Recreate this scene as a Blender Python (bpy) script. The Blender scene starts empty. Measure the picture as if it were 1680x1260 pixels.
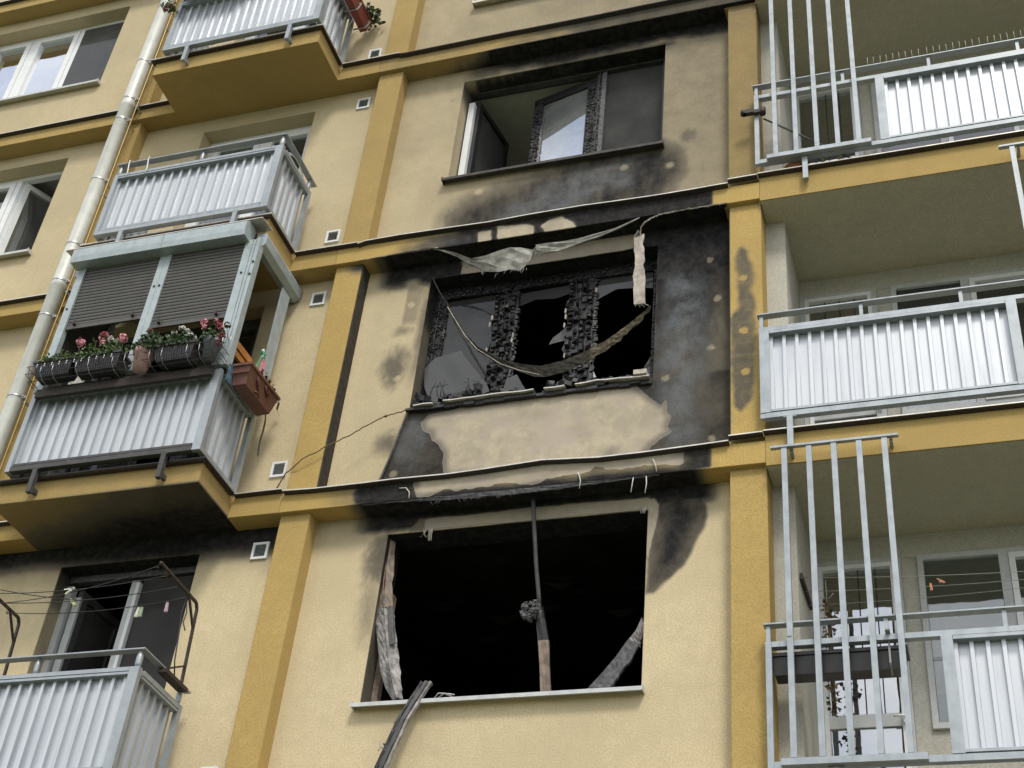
import bpy, bmesh, math, random
import numpy as np
from mathutils import Vector, Matrix
random.seed(7)
rng = np.random.default_rng(11)
S = bpy.context.scene
COL = S.collection
R_ = math.radians

# ------------------------------------------------------------------ camera
def cam_axes(yaw, pitch, roll):
    cy, sy = math.cos(yaw), math.sin(yaw); cp, sp = math.cos(pitch), math.sin(pitch)
    f = Vector((-sy*cp, cy*cp, sp)); r0 = Vector((cy, sy, 0)); u0 = r0.cross(f)
    cr, sr = math.cos(roll), math.sin(roll)
    return r0*cr + u0*sr, u0*cr - r0*sr, f
cd = bpy.data.cameras.new('camera'); cam = bpy.data.objects.new('camera', cd); COL.objects.link(cam)
r, u, f = cam_axes(R_(21.5122), R_(38.1139), R_(6.5475))
M = Matrix(((r.x, u.x, -f.x, 5.3863), (r.y, u.y, -f.y, -8.7839), (r.z, u.z, -f.z, -9.1424), (0, 0, 0, 1)))
cam.matrix_world = M
cd.sensor_width = 36.0; cd.lens = 2367.71/1680*36.0; cd.clip_start = 0.1; cd.clip_end = 3000
S.camera = cam

# ------------------------------------------------------------------ light
SUN_EL, SUN_AZ = R_(52), R_(28)      # azimuth measured from -y (in front of the facade) towards +x
w = bpy.data.worlds.new('World'); S.world = w; w.use_nodes = True
nt = w.node_tree; nt.nodes.clear()
out = nt.nodes.new('ShaderNodeOutputWorld'); bg = nt.nodes.new('ShaderNodeBackground')
sky = nt.nodes.new('ShaderNodeTexSky'); sky.sky_type = 'NISHITA'; sky.sun_disc = False
sky.sun_elevation = SUN_EL; sky.sun_rotation = math.pi - SUN_AZ
tc = nt.nodes.new('ShaderNodeTexCoord'); cn = nt.nodes.new('ShaderNodeTexNoise')
cn.inputs['Scale'].default_value = 2.6; cn.inputs['Detail'].default_value = 9; cn.inputs['Roughness'].default_value = .58
cr_ = nt.nodes.new('ShaderNodeMapRange'); cr_.inputs['From Min'].default_value = .36; cr_.inputs['From Max'].default_value = .60
cm = nt.nodes.new('ShaderNodeMix'); cm.data_type = 'RGBA'; cm.inputs['B'].default_value = (9.9, 9.7, 9.5, 1)
nt.links.new(tc.outputs['Generated'], cn.inputs['Vector']); nt.links.new(cn.outputs['Fac'], cr_.inputs['Value'])
nt.links.new(cr_.outputs['Result'], cm.inputs['Factor']); nt.links.new(sky.outputs['Color'], cm.inputs['A'])
nt.links.new(cm.outputs['Result'], bg.inputs['Color']); bg.inputs['Strength'].default_value = 0.10
nt.links.new(bg.outputs['Background'], out.inputs['Surface'])
sd = bpy.data.lights.new('sun', 'SUN'); sun = bpy.data.objects.new('sun', sd); COL.objects.link(sun)
sd.energy = 1.5; sd.angle = R_(13); sd.color = (1, .94, .84)
sdir = Vector((math.sin(SUN_AZ)*math.cos(SUN_EL), -math.cos(SUN_AZ)*math.cos(SUN_EL), math.sin(SUN_EL)))
sun.rotation_euler = sdir.to_track_quat('Z', 'Y').to_euler(); sun.location = (10, -20, 25)
S.view_settings.view_transform = 'Standard'; S.view_settings.look = 'None'
S.view_settings.exposure = 0.74; S.view_settings.gamma = 1.0; S.view_settings.use_curve_mapping = False

# ------------------------------------------------------------------ materials
class NT:
    def __init__(s, name):
        s.m = bpy.data.materials.new(name); s.m.use_nodes = True
        s.t = s.m.node_tree; s.t.nodes.clear(); s.o = s.n('ShaderNodeOutputMaterial')
    def n(s, typ, **k):
        nd = s.t.nodes.new(typ)
        for a, b in k.items():
            if hasattr(nd, a) and a not in nd.inputs: setattr(nd, a, b)
            else: nd.inputs[a].default_value = b
        return nd
    def l(s, a, b): s.t.links.new(a, b)
    def noise(s, scale, detail=4, rough=.55, vec=None, stretch=None):
        g = s.n('ShaderNodeNewGeometry').outputs['Position'] if vec is None else vec
        if stretch:
            mp = s.n('ShaderNodeMapping'); mp.inputs['Scale'].default_value = stretch; s.l(g, mp.inputs['Vector']); g = mp.outputs['Vector']
        nn = s.n('ShaderNodeTexNoise'); nn.inputs['Scale'].default_value = scale; nn.inputs['Detail'].default_value = detail
        nn.inputs['Roughness'].default_value = rough; s.l(g, nn.inputs['Vector']); return nn.outputs['Fac']
    def math(s, op, a, b=None, c=None, clamp=False):
        m = s.n('ShaderNodeMath'); m.operation = op; m.use_clamp = clamp
        for i, v in enumerate((a, b, c)):
            if v is None: continue
            if isinstance(v, (int, float)): m.inputs[i].default_value = v
            else: s.l(v, m.inputs[i])
        return m.outputs[0]
    def mr(s, v, a, b, c=0., d=1., smooth=True):
        m = s.n('ShaderNodeMapRange'); m.interpolation_type = 'SMOOTHSTEP' if smooth else 'LINEAR'
        m.inputs['From Min'].default_value = a; m.inputs['From Max'].default_value = b
        m.inputs['To Min'].default_value = c; m.inputs['To Max'].default_value = d
        s.l(v, m.inputs['Value']); return m.outputs['Result']
    def mix(s, fac, a, b, blend='MIX'):
        m = s.n('ShaderNodeMix'); m.data_type = 'RGBA'; m.blend_type = blend
        for k, v in (('Factor', fac), ('A', a), ('B', b)):
            if isinstance(v, (int, float)): m.inputs[k].default_value = v
            elif isinstance(v, tuple): m.inputs[k].default_value = (*v, 1) if len(v) == 3 else v
            else: s.l(v, m.inputs[k])
        return m.outputs['Result']
    def bsdf(s, color, rough=.7, metal=0., spec=.5, bump=None, bstr=.3, bdist=.01, bevel=0.):
        b = s.n('ShaderNodeBsdfPrincipled')
        for k, v in (('Base Color', color), ('Roughness', rough), ('Metallic', metal), ('Specular IOR Level', spec)):
            if isinstance(v, tuple): b.inputs[k].default_value = (*v, 1) if len(v) == 3 else v
            elif isinstance(v, (int, float)): b.inputs[k].default_value = v
            else: s.l(v, b.inputs[k])
        nrm = None
        if bevel:
            bv = s.n('ShaderNodeBevel'); bv.samples = 4; bv.inputs['Radius'].default_value = bevel; nrm = bv.outputs['Normal']
        if bump is not None:
            bp = s.n('ShaderNodeBump'); bp.inputs['Strength'].default_value = bstr; bp.inputs['Distance'].default_value = bdist
            s.l(bump, bp.inputs['Height'])
            if nrm is not None: s.l(nrm, bp.inputs['Normal'])
            nrm = bp.outputs['Normal']
        if nrm is not None: s.l(nrm, b.inputs['Normal'])
        s.l(b.outputs[0], s.o.inputs['Surface']); s.b = b
        return s.m

def render_mat(name, base, soot_tint=(.172, .150, .112), var=.16):
    """painted render with a soot/peel/ash stain carried by the mesh (attribute 'stain')"""
    t = NT(name)
    big = t.noise(.9, 4); mid = t.noise(9, 5, .6); fine = t.noise(75, 3, .75); grain = t.noise(170, 2, .7)
    streak = t.noise(1., 5, .6, stretch=(9, 9, .7))
    c = t.mix(t.mr(big, .3, .7), tuple(x*(1-var*.95) for x in base), tuple(x*(1+var*.25) for x in base))
    c = t.mix(t.mr(mid, .35, .72, 0, .5), c, tuple(x*.80 for x in base))
    c = t.mix(t.mr(t.noise(28, 4, .6), .5, .68, 0, .30), c, tuple(x*.78 for x in base))
    c = t.mix(t.mr(streak, .52, .78, 0, .30), c, tuple(x*y for x, y in zip(base, (.70, .70, .71))))
    c = t.mix(t.mr(fine,   .36, .60, .68, 0), c, tuple(x*.66 for x in base))
    c = t.mix(t.mr(grain, .55, .72, 0, .35), c, tuple(min(x*1.3, .85) for x in base))
    at = t.n('ShaderNodeAttribute'); at.attribute_name = 'stain'
    sp = t.n('ShaderNodeSeparateColor'); t.l(at.outputs['Color'], sp.inputs['Color'])
    speck = t.noise(95, 4, .85)
    soot, peel, ash = sp.outputs
    n1 = t.noise(5, 7, .65); n2 = t.noise(38, 6, .7)
    nn = t.math('ADD', t.math('MULTIPLY', t.math('SUBTRACT', n1, .5), .40), t.math('MULTIPLY', t.math('SUBTRACT', n2, .5), .42))
    ns = t.math('ADD', t.math('MULTIPLY', t.math('SUBTRACT', n1, .5), .26), t.math('MULTIPLY', t.math('SUBTRACT', n2, .5), .14))
    # noise only bites where there is soot at all
    s_amp = t.mr(soot, 0, .35, 0, 1)
    s = t.math('ADD', soot, t.math('MULTIPLY', ns, s_amp), clamp=True)
    # bare base coat, crisp ragged edge
    pk = t.mr(t.math('ADD', peel, t.math('MULTIPLY', nn, .28)), .44, .56)
    base2 = t.mix(t.mr(n1, .35, .65), (.35, .305, .23), (.47, .415, .30))
    base2 = t.mix(t.mr(t.noise(22, 5, .65), .45, .75, 0, .32), base2, (.27, .235, .195))
    base2 = t.mix(t.mr(t.noise(2.6, 4, .6), .45, .62, 0, .8), base2, (.40, .345, .285))
    rim = t.math('MULTIPLY', t.mr(t.math('ADD', peel, t.math('MULTIPLY', nn, .28)), .42, .49), t.mr(t.math('ADD', peel, t.math('MULTIPLY', nn, .28)), .60, .52))
    c = t.mix(t.mr(s, .0, .50, smooth=False), c, soot_tint)
    dk = t.mix(t.mr(t.noise(14, 6, .7), .35, .7), (.012, .012, .013), (.036, .034, .034))
    c = t.mix(t.mr(s, .42, .98), c, dk)
    a = t.math('MULTIPLY', ash, t.mr(t.math('ADD', speck, t.math('MULTIPLY', n1, 1.0)), .78, 1.18))
    c = t.mix(t.math('MULTIPLY', a, .62), c, (.185, .20, .215))
    c = t.mix(pk, c, base2)
    c = t.mix(t.math('MULTIPLY', rim, .5), c, (.40, .36, .30))
    # soot over the bare patch where both are strong
    c = t.mix(t.math('MULTIPLY', pk, t.mr(s, .30, 1.0, 0, .9)), c, (.11, .10, .09))
    h = t.math('ADD', t.math('MULTIPLY', fine, .7), t.math('ADD', grain, t.math('MULTIPLY', pk, -.8)))
    return t.bsdf(c, rough=.93, spec=.15, bump=h, bstr=.5, bdist=.006, bevel=.012)

def simple(name, col, rough=.6, metal=0., var=.15, scale=14, spec=.4, bstr=.15, dark=None, bevel=.0, streak=True):
    t = NT(name)
    n = t.noise(scale, 6, .62); n2 = t.noise(scale*6, 4, .6)
    c = t.mix(t.mr(n, .3, .7), tuple(x*(1-var) for x in col), tuple(min(x*(1+var*.6), .95) for x in col))
    if streak:
        st = t.noise(1.5, 5, .6, stretch=(14, 14, 1.0))
        c = t.mix(t.mr(st, .5, .8, 0, .45), c, dark or tuple(x*.62 for x in col))
    c = t.mix(t.mr(n2, .58, .8, 0, .35), c, dark or tuple(x*.55 for x in col))
    rg = t.mr(n, .2, .8, max(rough-.1, .02), min(rough+.12, 1))
    return t.bsdf(c, rough=rg, metal=metal, spec=spec, bump=n2, bstr=bstr, bdist=.003, bevel=bevel)

def glassmat(name, tint=(.86, .9, .88), refl=1.0, dirt=.08, dirtcol=(.25, .25, .24)):
    t = NT(name)
    tr = t.n('ShaderNodeBsdfTransparent'); tr.inputs['Color'].default_value = (*tint, 1)
    gl = t.n('ShaderNodeBsdfGlossy'); gl.inputs['Roughness'].default_value = .015; gl.inputs['Color'].default_value = (.92, .95, 1, 1)
    bp = t.n('ShaderNodeBump'); bp.inputs['Strength'].default_value = .05; bp.inputs['Distance'].default_value = .02
    t.l(t.noise(3.0, 2), bp.inputs['Height']); t.l(bp.outputs[0], gl.inputs['Normal'])
    fr = t.n('ShaderNodeFresnel'); fr.inputs['IOR'].default_value = 1.55
    fac = t.math('MULTIPLY', t.math('ADD', t.math('MULTIPLY', fr.outputs[0], 1.8), .03), refl, clamp=True)
    m1 = t.n('ShaderNodeMixShader'); t.l(fac, m1.inputs[0]); t.l(tr.outputs[0], m1.inputs[1]); t.l(gl.outputs[0], m1.inputs[2])
    df = t.n('ShaderNodeBsdfDiffuse'); df.inputs['Color'].default_value = (*dirtcol, 1)
    m2 = t.n('ShaderNodeMixShader'); t.l(t.mr(t.noise(2.5, 5, .6), .25, .85, dirt*.7, dirt*1.3), m2.inputs[0])
    t.l(m1.outputs[0], m2.inputs[1]); t.l(df.outputs[0], m2.inputs[2]); t.l(m2.outputs[0], t.o.inputs['Surface'])
    return t.m

MT = {}
MT['cream'] = render_mat('cream_render', (.69, .58, .37))
MT['ochre'] = render_mat('ochre_render', (.53, .375, .135), soot_tint=(.135, .118, .085))
MT['soffit'] = render_mat('loggia_soffit', (.60, .565, .43), var=.08)
MT['white_render'] = render_mat('white_render', (.55, .54, .475), var=.08)
MT['galv'] = simple('galvanised_steel', (.33, .365, .39), .42, .35, .12, 10, .5, .06)
MT['galv_soot'] = simple('sooted_steel', (.075, .075, .075), .6, .2, .3, 12)
def panel_mat():
    t = NT('corrugated_sheet'); st = t.noise(1.0, 6, .65, stretch=(22, 22, .8)); big = t.noise(1.3, 3)
    oi = t.n('ShaderNodeObjectInfo')
    c = t.mix(t.mr(st, .40, .72), (.52, .55, .58), (.40, .43, .465)); c = t.mix(t.mr(big, .4, .75, 0, .5), c, (.52, .54, .56))
    c = t.mix(t.mr(t.noise(55, 4, .7), .66, .74, 0, .35), c, (.36, .35, .33))
    c = t.mix(t.math('MULTIPLY', oi.outputs['Random'], .30), c, (.48, .50, .53))
    return t.bsdf(c, rough=t.mr(big, .3, .7, .34, .46), metal=.55, spec=.5)
MT['panel'] = panel_mat()
MT['pvc'] = simple('white_pvc', (.74, .76, .77), .35, 0, .05, 8, .5, .03, streak=False)
MT['pvc_grey'] = simple('dusty_frame', (.50, .52, .52), .45, 0, .12, 8)
MT['flash'] = simple('sheet_metal_flashing', (.62, .60, .55), .38, .5, .15, 12, .5, .1)
MT['flash_dark'] = simple('sooted_flashing', (.06, .055, .05), .5, .3, .35, 12)
MT['char'] = simple('charred_wood', (.015, .015, .017), .45, 0, .5, 40, .5, .9, streak=False)
MT['char_grey'] = simple('burnt_scale', (.10, .10, .105), .6, 0, .55, 30, .4, .9)
MT['ashpale'] = simple('burnt_pale_profile', (.29, .275, .265), .6, .1, .6, 12, .4, .7, dark=(.06, .055, .05))
MT['burnt_brown'] = simple('burnt_brown_profile', (.20, .155, .12), .6, 0, .45, 14, .4, .6, dark=(.03, .025, .022))
MT['soot'] = simple('soot_black', (.012, .012, .012), .95, 0, .4, 6, .1, .4, streak=False)
MT['soot_room'] = simple('soot_room', (.017, .016, .015), .95, 0, .5, 3, .1, .5, streak=False)
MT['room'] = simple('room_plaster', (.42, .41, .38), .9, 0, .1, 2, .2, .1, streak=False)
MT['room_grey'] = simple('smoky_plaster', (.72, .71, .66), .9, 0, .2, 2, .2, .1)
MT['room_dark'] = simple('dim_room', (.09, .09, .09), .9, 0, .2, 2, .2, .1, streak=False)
MT['fabric'] = simple('glass_fibre_mesh', (.30, .295, .265), .85, 0, .5, 9, .2, .5, dark=(.10, .10, .095))
MT['peeled'] = simple('peeled_plaster_strip', (.45, .41, .355), .9, 0, .4, 11, .2, .6, dark=(.12, .11, .10))
MT['strap2'] = simple('scorched_strap', (.125, .105, .07), .8, 0, .6, 30, .2, .7, dark=(.025, .02, .016))
MT['strap'] = simple('burnt_strap', (.045, .041, .034), .8, 0, .5, 24, .2, .6, dark=(.02, .018, .016))
MT['shutter'] = simple('shutter_slat_grey', (.088, .086, .081), .5, .1, .12, 10, .4, .1)
MT['encl'] = simple('enclosure_sheet', (.37, .425, .44), .45, .2, .14, 9, .4, .08)
MT['wood'] = simple('varnished_wood', (.50, .21, .055), .35, 0, .25, 22, .5, .2)
MT['blackplastic'] = simple('dark_plastic', (.035, .035, .040), .45, 0, .2, 20, .5, .15)
MT['trough'] = simple('black_trough', (.018, .017, .016), .35, 0, .3, 16, .5, .1)
MT['brownplastic'] = simple('brown_plastic', (.125, .052, .036), .42, 0, .2, 20, .5, .15, dark=(.30, .17, .12))
MT['redbox'] = simple('red_plastic', (.21, .048, .035), .42, 0, .15, 20, .5, .1)
MT['pinkpot'] = simple('dusty_pink_pot', (.42, .28, .26), .75, 0, .15, 20, .3, .2)
MT['greypot'] = simple('grey_pot', (.10, .115, .13), .4, 0, .2, 20, .5, .1)
MT['terracotta'] = simple('terracotta', (.36, .16, .10), .8, 0, .15, 20, .3, .2)
MT['pipe'] = simple('downpipe_paint', (.66, .67, .62), .42, .15, .10, 8, .4, .06, dark=(.36, .36, .33))
MT['brasswire'] = simple('conductor_wire', (.50, .36, .15), .4, .4, .1, 20, .5, 0, streak=False)
MT['darksteel'] = simple('rusty_dark_steel', (.055, .045, .04), .6, .3, .4, 40, .4, .3)
MT['steel'] = simple('bright_steel', (.5, .5, .5), .35, .7, .1, 20, .5, .05)
MT['wire'] = simple('thin_wire', (.05, .05, .05), .5, .4, .1, 20, .4, 0, streak=False)
MT['palewire'] = simple('pale_line', (.32, .32, .30), .6, 0, .1, 20, .4, 0, streak=False)
MT['leaf'] = simple('leaf_green', (.075, .12, .035), .55, 0, .45, 30, .4, .1, dark=(.03, .05, .015), streak=False)
MT['leaf2'] = simple('leaf_dark', (.045, .080, .028), .5, 0, .45, 30, .4, .1, streak=False)
MT['dryleaf'] = simple('dry_leaf', (.12, .085, .05), .8, 0, .4, 30, .2, .1, streak=False)
MT['pink'] = simple('petal_pink', (.66, .30, .34), .6, 0, .3, 60, .3, 0, streak=False)
MT['red'] = simple('petal_red', (.36, .06, .08), .6, 0, .3, 60, .3, 0, streak=False)
MT['whitepetal'] = simple('petal_white', (.60, .60, .55), .6, 0, .2, 60, .3, 0, streak=False)
MT['ribbon'] = simple('brown_ribbon', (.075, .06, .05), .6, 0, .4, 40, .4, .1)
MT['pegw'] = simple('peg_white', (.62, .64, .55), .5, 0, .1, 40, .4, 0, streak=False)
MT['pegg'] = simple('peg_green', (.28, .38, .25), .5, 0, .1, 40, .4, 0, streak=False)
MT['pegy'] = simple('peg_yellow', (.55, .56, .25), .5, 0, .1, 40, .4, 0, streak=False)
MT['pegp'] = simple('peg_mauve', (.45, .32, .42), .5, 0, .1, 40, .4, 0, streak=False)
MT['pego'] = simple('peg_orange', (.62, .25, .10), .5, 0, .1, 40, .4, 0, streak=False)
MT['toygreen'] = simple('toy_green', (.03, .36, .17), .4, 0, .1, 40, .5, 0, streak=False)
MT['cable'] = simple('loose_cable', (.16, .12, .07), .8, 0, .4, 40, .2, .2)
MT['grass'] = simple('grass_ground', (.085, .10, .05), .95, 0, .35, .6, .2, .4, streak=False)
MT['paving'] = simple('paving', (.20, .195, .18), .9, 0, .2, 1.2, .2, .2, streak=False)
MT['picture'] = simple('blue_sign', (.10, .17, .22), .4, 0, .5, 30, .4, .05, dark=(.35, .40, .40))
MT['glass'] = glassmat('window_glass', dirt=.06)
MT['glass_strong'] = glassmat('reflecting_glass', tint=(.45, .48, .47), refl=3.6, dirt=.05)
MT['glass_soot'] = glassmat('sooted_glass', tint=(.22, .22, .21), refl=.06, dirt=.7, dirtcol=(.085, .085, .083))
MT['glass_haze_sheen'] = glassmat('hazed_sheen_glass', tint=(.35, .36, .36), refl=2.0, dirt=.52, dirtcol=(.27, .285, .28))  # film tone raised to stand for sky reflected through the haze
MT['glass_film'] = glassmat('smoke_filmed_glass', tint=(.3, .3, .3), refl=.05, dirt=.66, dirtcol=(.06, .06, .057))
MT['glass_pale'] = glassmat('ash_filmed_glass', tint=(.3, .3, .3), refl=.06, dirt=.8, dirtcol=(.105, .108, .108))
MT['glass_smoke'] = glassmat('smoked_glass', tint=(.45, .45, .43), refl=.30, dirt=.35, dirtcol=(.17, .175, .17))

# ------------------------------------------------------------------ mesh building
class MB:
    def __init__(s): s.v = []; s.f = []; s.stain = None; s.smooth = []
    def add(s, vs, fs, smooth=False):
        o = len(s.v); s.v += [tuple(map(float, x)) for x in vs]
        for q in fs: s.f.append(tuple(o+i for i in q)); s.smooth.append(smooth)
    def box(s, x0, x1, y0, y1, z0, z1):
        if x0 > x1: x0, x1 = x1, x0
        if y0 > y1: y0, y1 = y1, y0
        if z0 > z1: z0, z1 = z1, z0
        s.add([(x0,y0,z0),(x1,y0,z0),(x1,y1,z0),(x0,y1,z0),(x0,y0,z1),(x1,y0,z1),(x1,y1,z1),(x0,y1,z1)],
              [(0,3,2,1),(4,5,6,7),(0,1,5,4),(1,2,6,5),(2,3,7,6),(3,0,4,7)]); return s
    def bar(s, p0, p1, w, d=None, up=(0,0,1)):
        d = w if d is None else d
        p0, p1 = Vector(p0), Vector(p1); a = (p1-p0).normalized(); upv = Vector(up)
        if abs(a.dot(upv)) > .98: upv = Vector((0,1,0))
        sx = a.cross(upv).normalized(); sy = sx.cross(a).normalized()
        vs = []
        for p in (p0, p1):
            for i, j in ((-1,-1),(1,-1),(1,1),(-1,1)): vs.append(p + sx*(w/2*i) + sy*(d/2*j))
        s.add(vs, [(0,1,2,3),(7,6,5,4),(0,4,5,1),(1,5,6,2),(2,6,7,3),(3,7,4,0)]); return s
    def tube(s, pts, rad, n=8, cap=True):
        pts = [Vector(p) for p in pts]; rads = rad if isinstance(rad, (list, tuple)) else [rad]*len(pts)
        rings = []; ref = Vector((.3,.2,1)).normalized()
        for i, p in enumerate(pts):
            a = (pts[min(i+1,len(pts)-1)] - pts[max(i-1,0)]).normalized()
            sx = a.cross(ref)
            if sx.length < .05: sx = a.cross(Vector((1,0,0)))
            sx.normalize(); sy = a.cross(sx)
            rings.append([p + (sx*math.cos(t)+sy*math.sin(t))*rads[i] for t in [2*math.pi*k/n for k in range(n)]])
        vs = [v for rg in rings for v in rg]; fs = []
        for i in range(len(pts)-1):
            for k in range(n): fs.append((i*n+k, i*n+(k+1)%n, (i+1)*n+(k+1)%n, (i+1)*n+k))
        if cap: fs.append(tuple(range(n-1,-1,-1))); fs.append(tuple((len(pts)-1)*n+k for k in range(n)))
        s.add(vs, fs, True); return s
    def prism(s, prof, p0, p1, axes):
        """profile (a,b) swept from p0 to p1; axes = two vectors for a and b"""
        A, B = Vector(axes[0]), Vector(axes[1]); n = len(prof); vs = []
        for p in (Vector(p0), Vector(p1)): vs += [p + A*a + B*b for a, b in prof]
        s.add(vs, [(i, (i+1)%n, n+(i+1)%n, n+i) for i in range(n)] + [tuple(range(n-1,-1,-1)), tuple(range(n, 2*n))]); return s
    def ribbon(s, top, bot, th=.004, jit=0.):
        """sheet between two polylines of equal length, given real thickness"""
        n = len(top); T = [Vector(p) for p in top]; B = [Vector(p) for p in bot]
        nr = (T[-1]-T[0]).cross(B[n//2]-T[n//2]); nr = nr.normalized() if nr.length > 1e-6 else Vector((0,-1,0))
        off = nr*th; vs = []
        m = 5
        for i in range(n):
            for k in range(m):
                p = T[i].lerp(B[i], k/(m-1))
                if jit and 0 < k: p = p + Vector((random.uniform(-1,1), random.uniform(-1.5,1.5), random.uniform(-1,1)))*jit*(1 if k == m-1 else .6)
                vs += [p, p+off]
        fs = []; ix = lambda i, k, q: (i*m+k)*2+q
        for i in range(n-1):
            for k in range(m-1):
                fs.append((ix(i,k,0), ix(i+1,k,0), ix(i+1,k+1,0), ix(i,k+1,0))); fs.append((ix(i,k,1), ix(i,k+1,1), ix(i+1,k+1,1), ix(i+1,k,1)))
            fs.append((ix(i,0,0), ix(i,0,1), ix(i+1,0,1), ix(i+1,0,0))); fs.append((ix(i,m-1,0), ix(i+1,m-1,0), ix(i+1,m-1,1), ix(i,m-1,1)))
        for k in range(m-1):
            fs.append((ix(0,k,0), ix(0,k+1,0), ix(0,k+1,1), ix(0,k,1))); fs.append((ix(n-1,k,0), ix(n-1,k,1), ix(n-1,k+1,1), ix(n-1,k+1,0)))
        s.add(vs, fs); return s
    def grid(s, o, du, dv, step, flip=False):
        o, du, dv = Vector(o), Vector(du), Vector(dv)
        nu = max(1, math.ceil(du.length/step)); nv = max(1, math.ceil(dv.length/step))
        b = len(s.v)
        for j in range(nv+1):
            for i in range(nu+1): s.v.append(tuple(o + du*(i/nu) + dv*(j/nv)))
        for j in range(nv):
            for i in range(nu):
                q = (b+j*(nu+1)+i, b+j*(nu+1)+i+1, b+(j+1)*(nu+1)+i+1, b+(j+1)*(nu+1)+i)
                s.f.append(q[::-1] if flip else q); s.smooth.append(False)
        return s
    def build(s, name, mat, parent=None, loc=None, stain=None):
        root = Vector((0,0,0)); p = parent
        while p is not None: root += p.location; p = p.parent
        off = root if loc is None else Vector(loc)
        me = bpy.data.meshes.new(name); va = np.array(s.v)
        if stain is not None: st = stain(va[:,0], va[:,1], va[:,2])
        me.from_pydata([tuple(x) for x in (va - np.array(off))], [], s.f); me.materials.append(MT[mat] if isinstance(mat, str) else mat)
        if any(s.smooth): me.polygons.foreach_set('use_smooth', s.smooth)
        if stain is not None:
            at = me.color_attributes.new('stain', 'FLOAT_COLOR', 'POINT')
            at.data.foreach_set('color', np.clip(np.stack([st[0], st[1], st[2], np.ones(len(va))], 1), 0, 1).astype(np.float32).ravel())
        me.update()
        o = bpy.data.objects.new(name, me); COL.objects.link(o)
        if parent is not None: o.parent = parent
        elif loc is not None: o.location = loc
        return o
def thing(name, label, cat, loc=(0,0,0), group=None):
    o = bpy.data.objects.new(name, None); COL.objects.link(o); o.location = loc; o.empty_display_size = .1
    o['label'] = label; o['category'] = cat
    if group: o['group'] = group
    return o
def tag(o, label, cat, group=None):
    o['label'] = label; o['category'] = cat
    if group: o['group'] = group
    return o
def sub(name, parent, loc=(0,0,0)):
    o = bpy.data.objects.new(name, None); COL.objects.link(o); o.parent = parent; o.location = loc; o.empty_display_size = .05
    return o
def copy_tree(o, dz=0, parent=None, dx=0):
    c = o.copy(); COL.objects.link(c)
    if parent is not None: c.parent = parent
    else: c.location = o.location + Vector((dx, 0, dz))
    for ch in [x for x in KIDS.get(o.name, [])]:
        d = copy_tree(ch, 0, c)
    return c
KIDS = {}
def index_kids():
    KIDS.clear()
    for o in bpy.data.objects:
        if o.parent: KIDS.setdefault(o.parent.name, []).append(o)

# ------------------------------------------------------------------ stain helpers (soot and bare patches have their own outlines)
LAT = rng.random((64, 64))
def vnoise(x, y):
    xi = np.floor(x).astype(int); yi = np.floor(y).astype(int); fx = x-xi; fy = y-yi
    fx = fx*fx*(3-2*fx); fy = fy*fy*(3-2*fy)
    g = lambda a, b: LAT[a % 64, b % 64]
    return (g(xi,yi)*(1-fx)+g(xi+1,yi)*fx)*(1-fy)+(g(xi,yi+1)*(1-fx)+g(xi+1,yi+1)*fx)*fy
def fbm(x, y, sc, oc=4):
    t = 0; a = .5; tot = 0
    for k in range(oc): t = t + a*vnoise(x*sc+7.3*k, y*sc+3.1*k); tot += a; a *= .55; sc *= 2.1
    return t/tot - .5
def ss(v, a, b): t = np.clip((v-a)/(b-a), 0, 1); return t*t*(3-2*t)
def sdf(px, pz, poly):
    P = np.array(poly, float); d = np.full(px.shape, 1e9); ins = np.zeros(px.shape, bool)
    for i in range(len(P)):
        a, b = P[i], P[(i+1) % len(P)]; e = b-a; L = max(e@e, 1e-9)
        t = np.clip(((px-a[0])*e[0]+(pz-a[1])*e[1])/L, 0, 1)
        d = np.minimum(d, np.hypot(px-a[0]-t*e[0], pz-a[1]-t*e[1]))
        if a[1] != b[1]:
            c = ((a[1] > pz) != (b[1] > pz)) & (px < (b[0]-a[0])*(pz-a[1])/(b[1]-a[1])+a[0]); ins ^= c
    return np.where(ins, d, -d)
def pm(x, z, poly, soft, warp=.05, sc=4): return ss(sdf(x, z, poly) + fbm(x, z, sc)*warp*2, -soft, soft)
def blob(x, z, cx, cz, rx, rz, warp=.4, sc=7):
    q = 1 - np.hypot((x-cx)/rx, (z-cz)/rz) + fbm(x+cx, (z+cz)*.45, sc*1.3)*warp*2.4 + fbm(x-cz, z*.5, 26)*.5
    return ss(q, -.45, .9)

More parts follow.
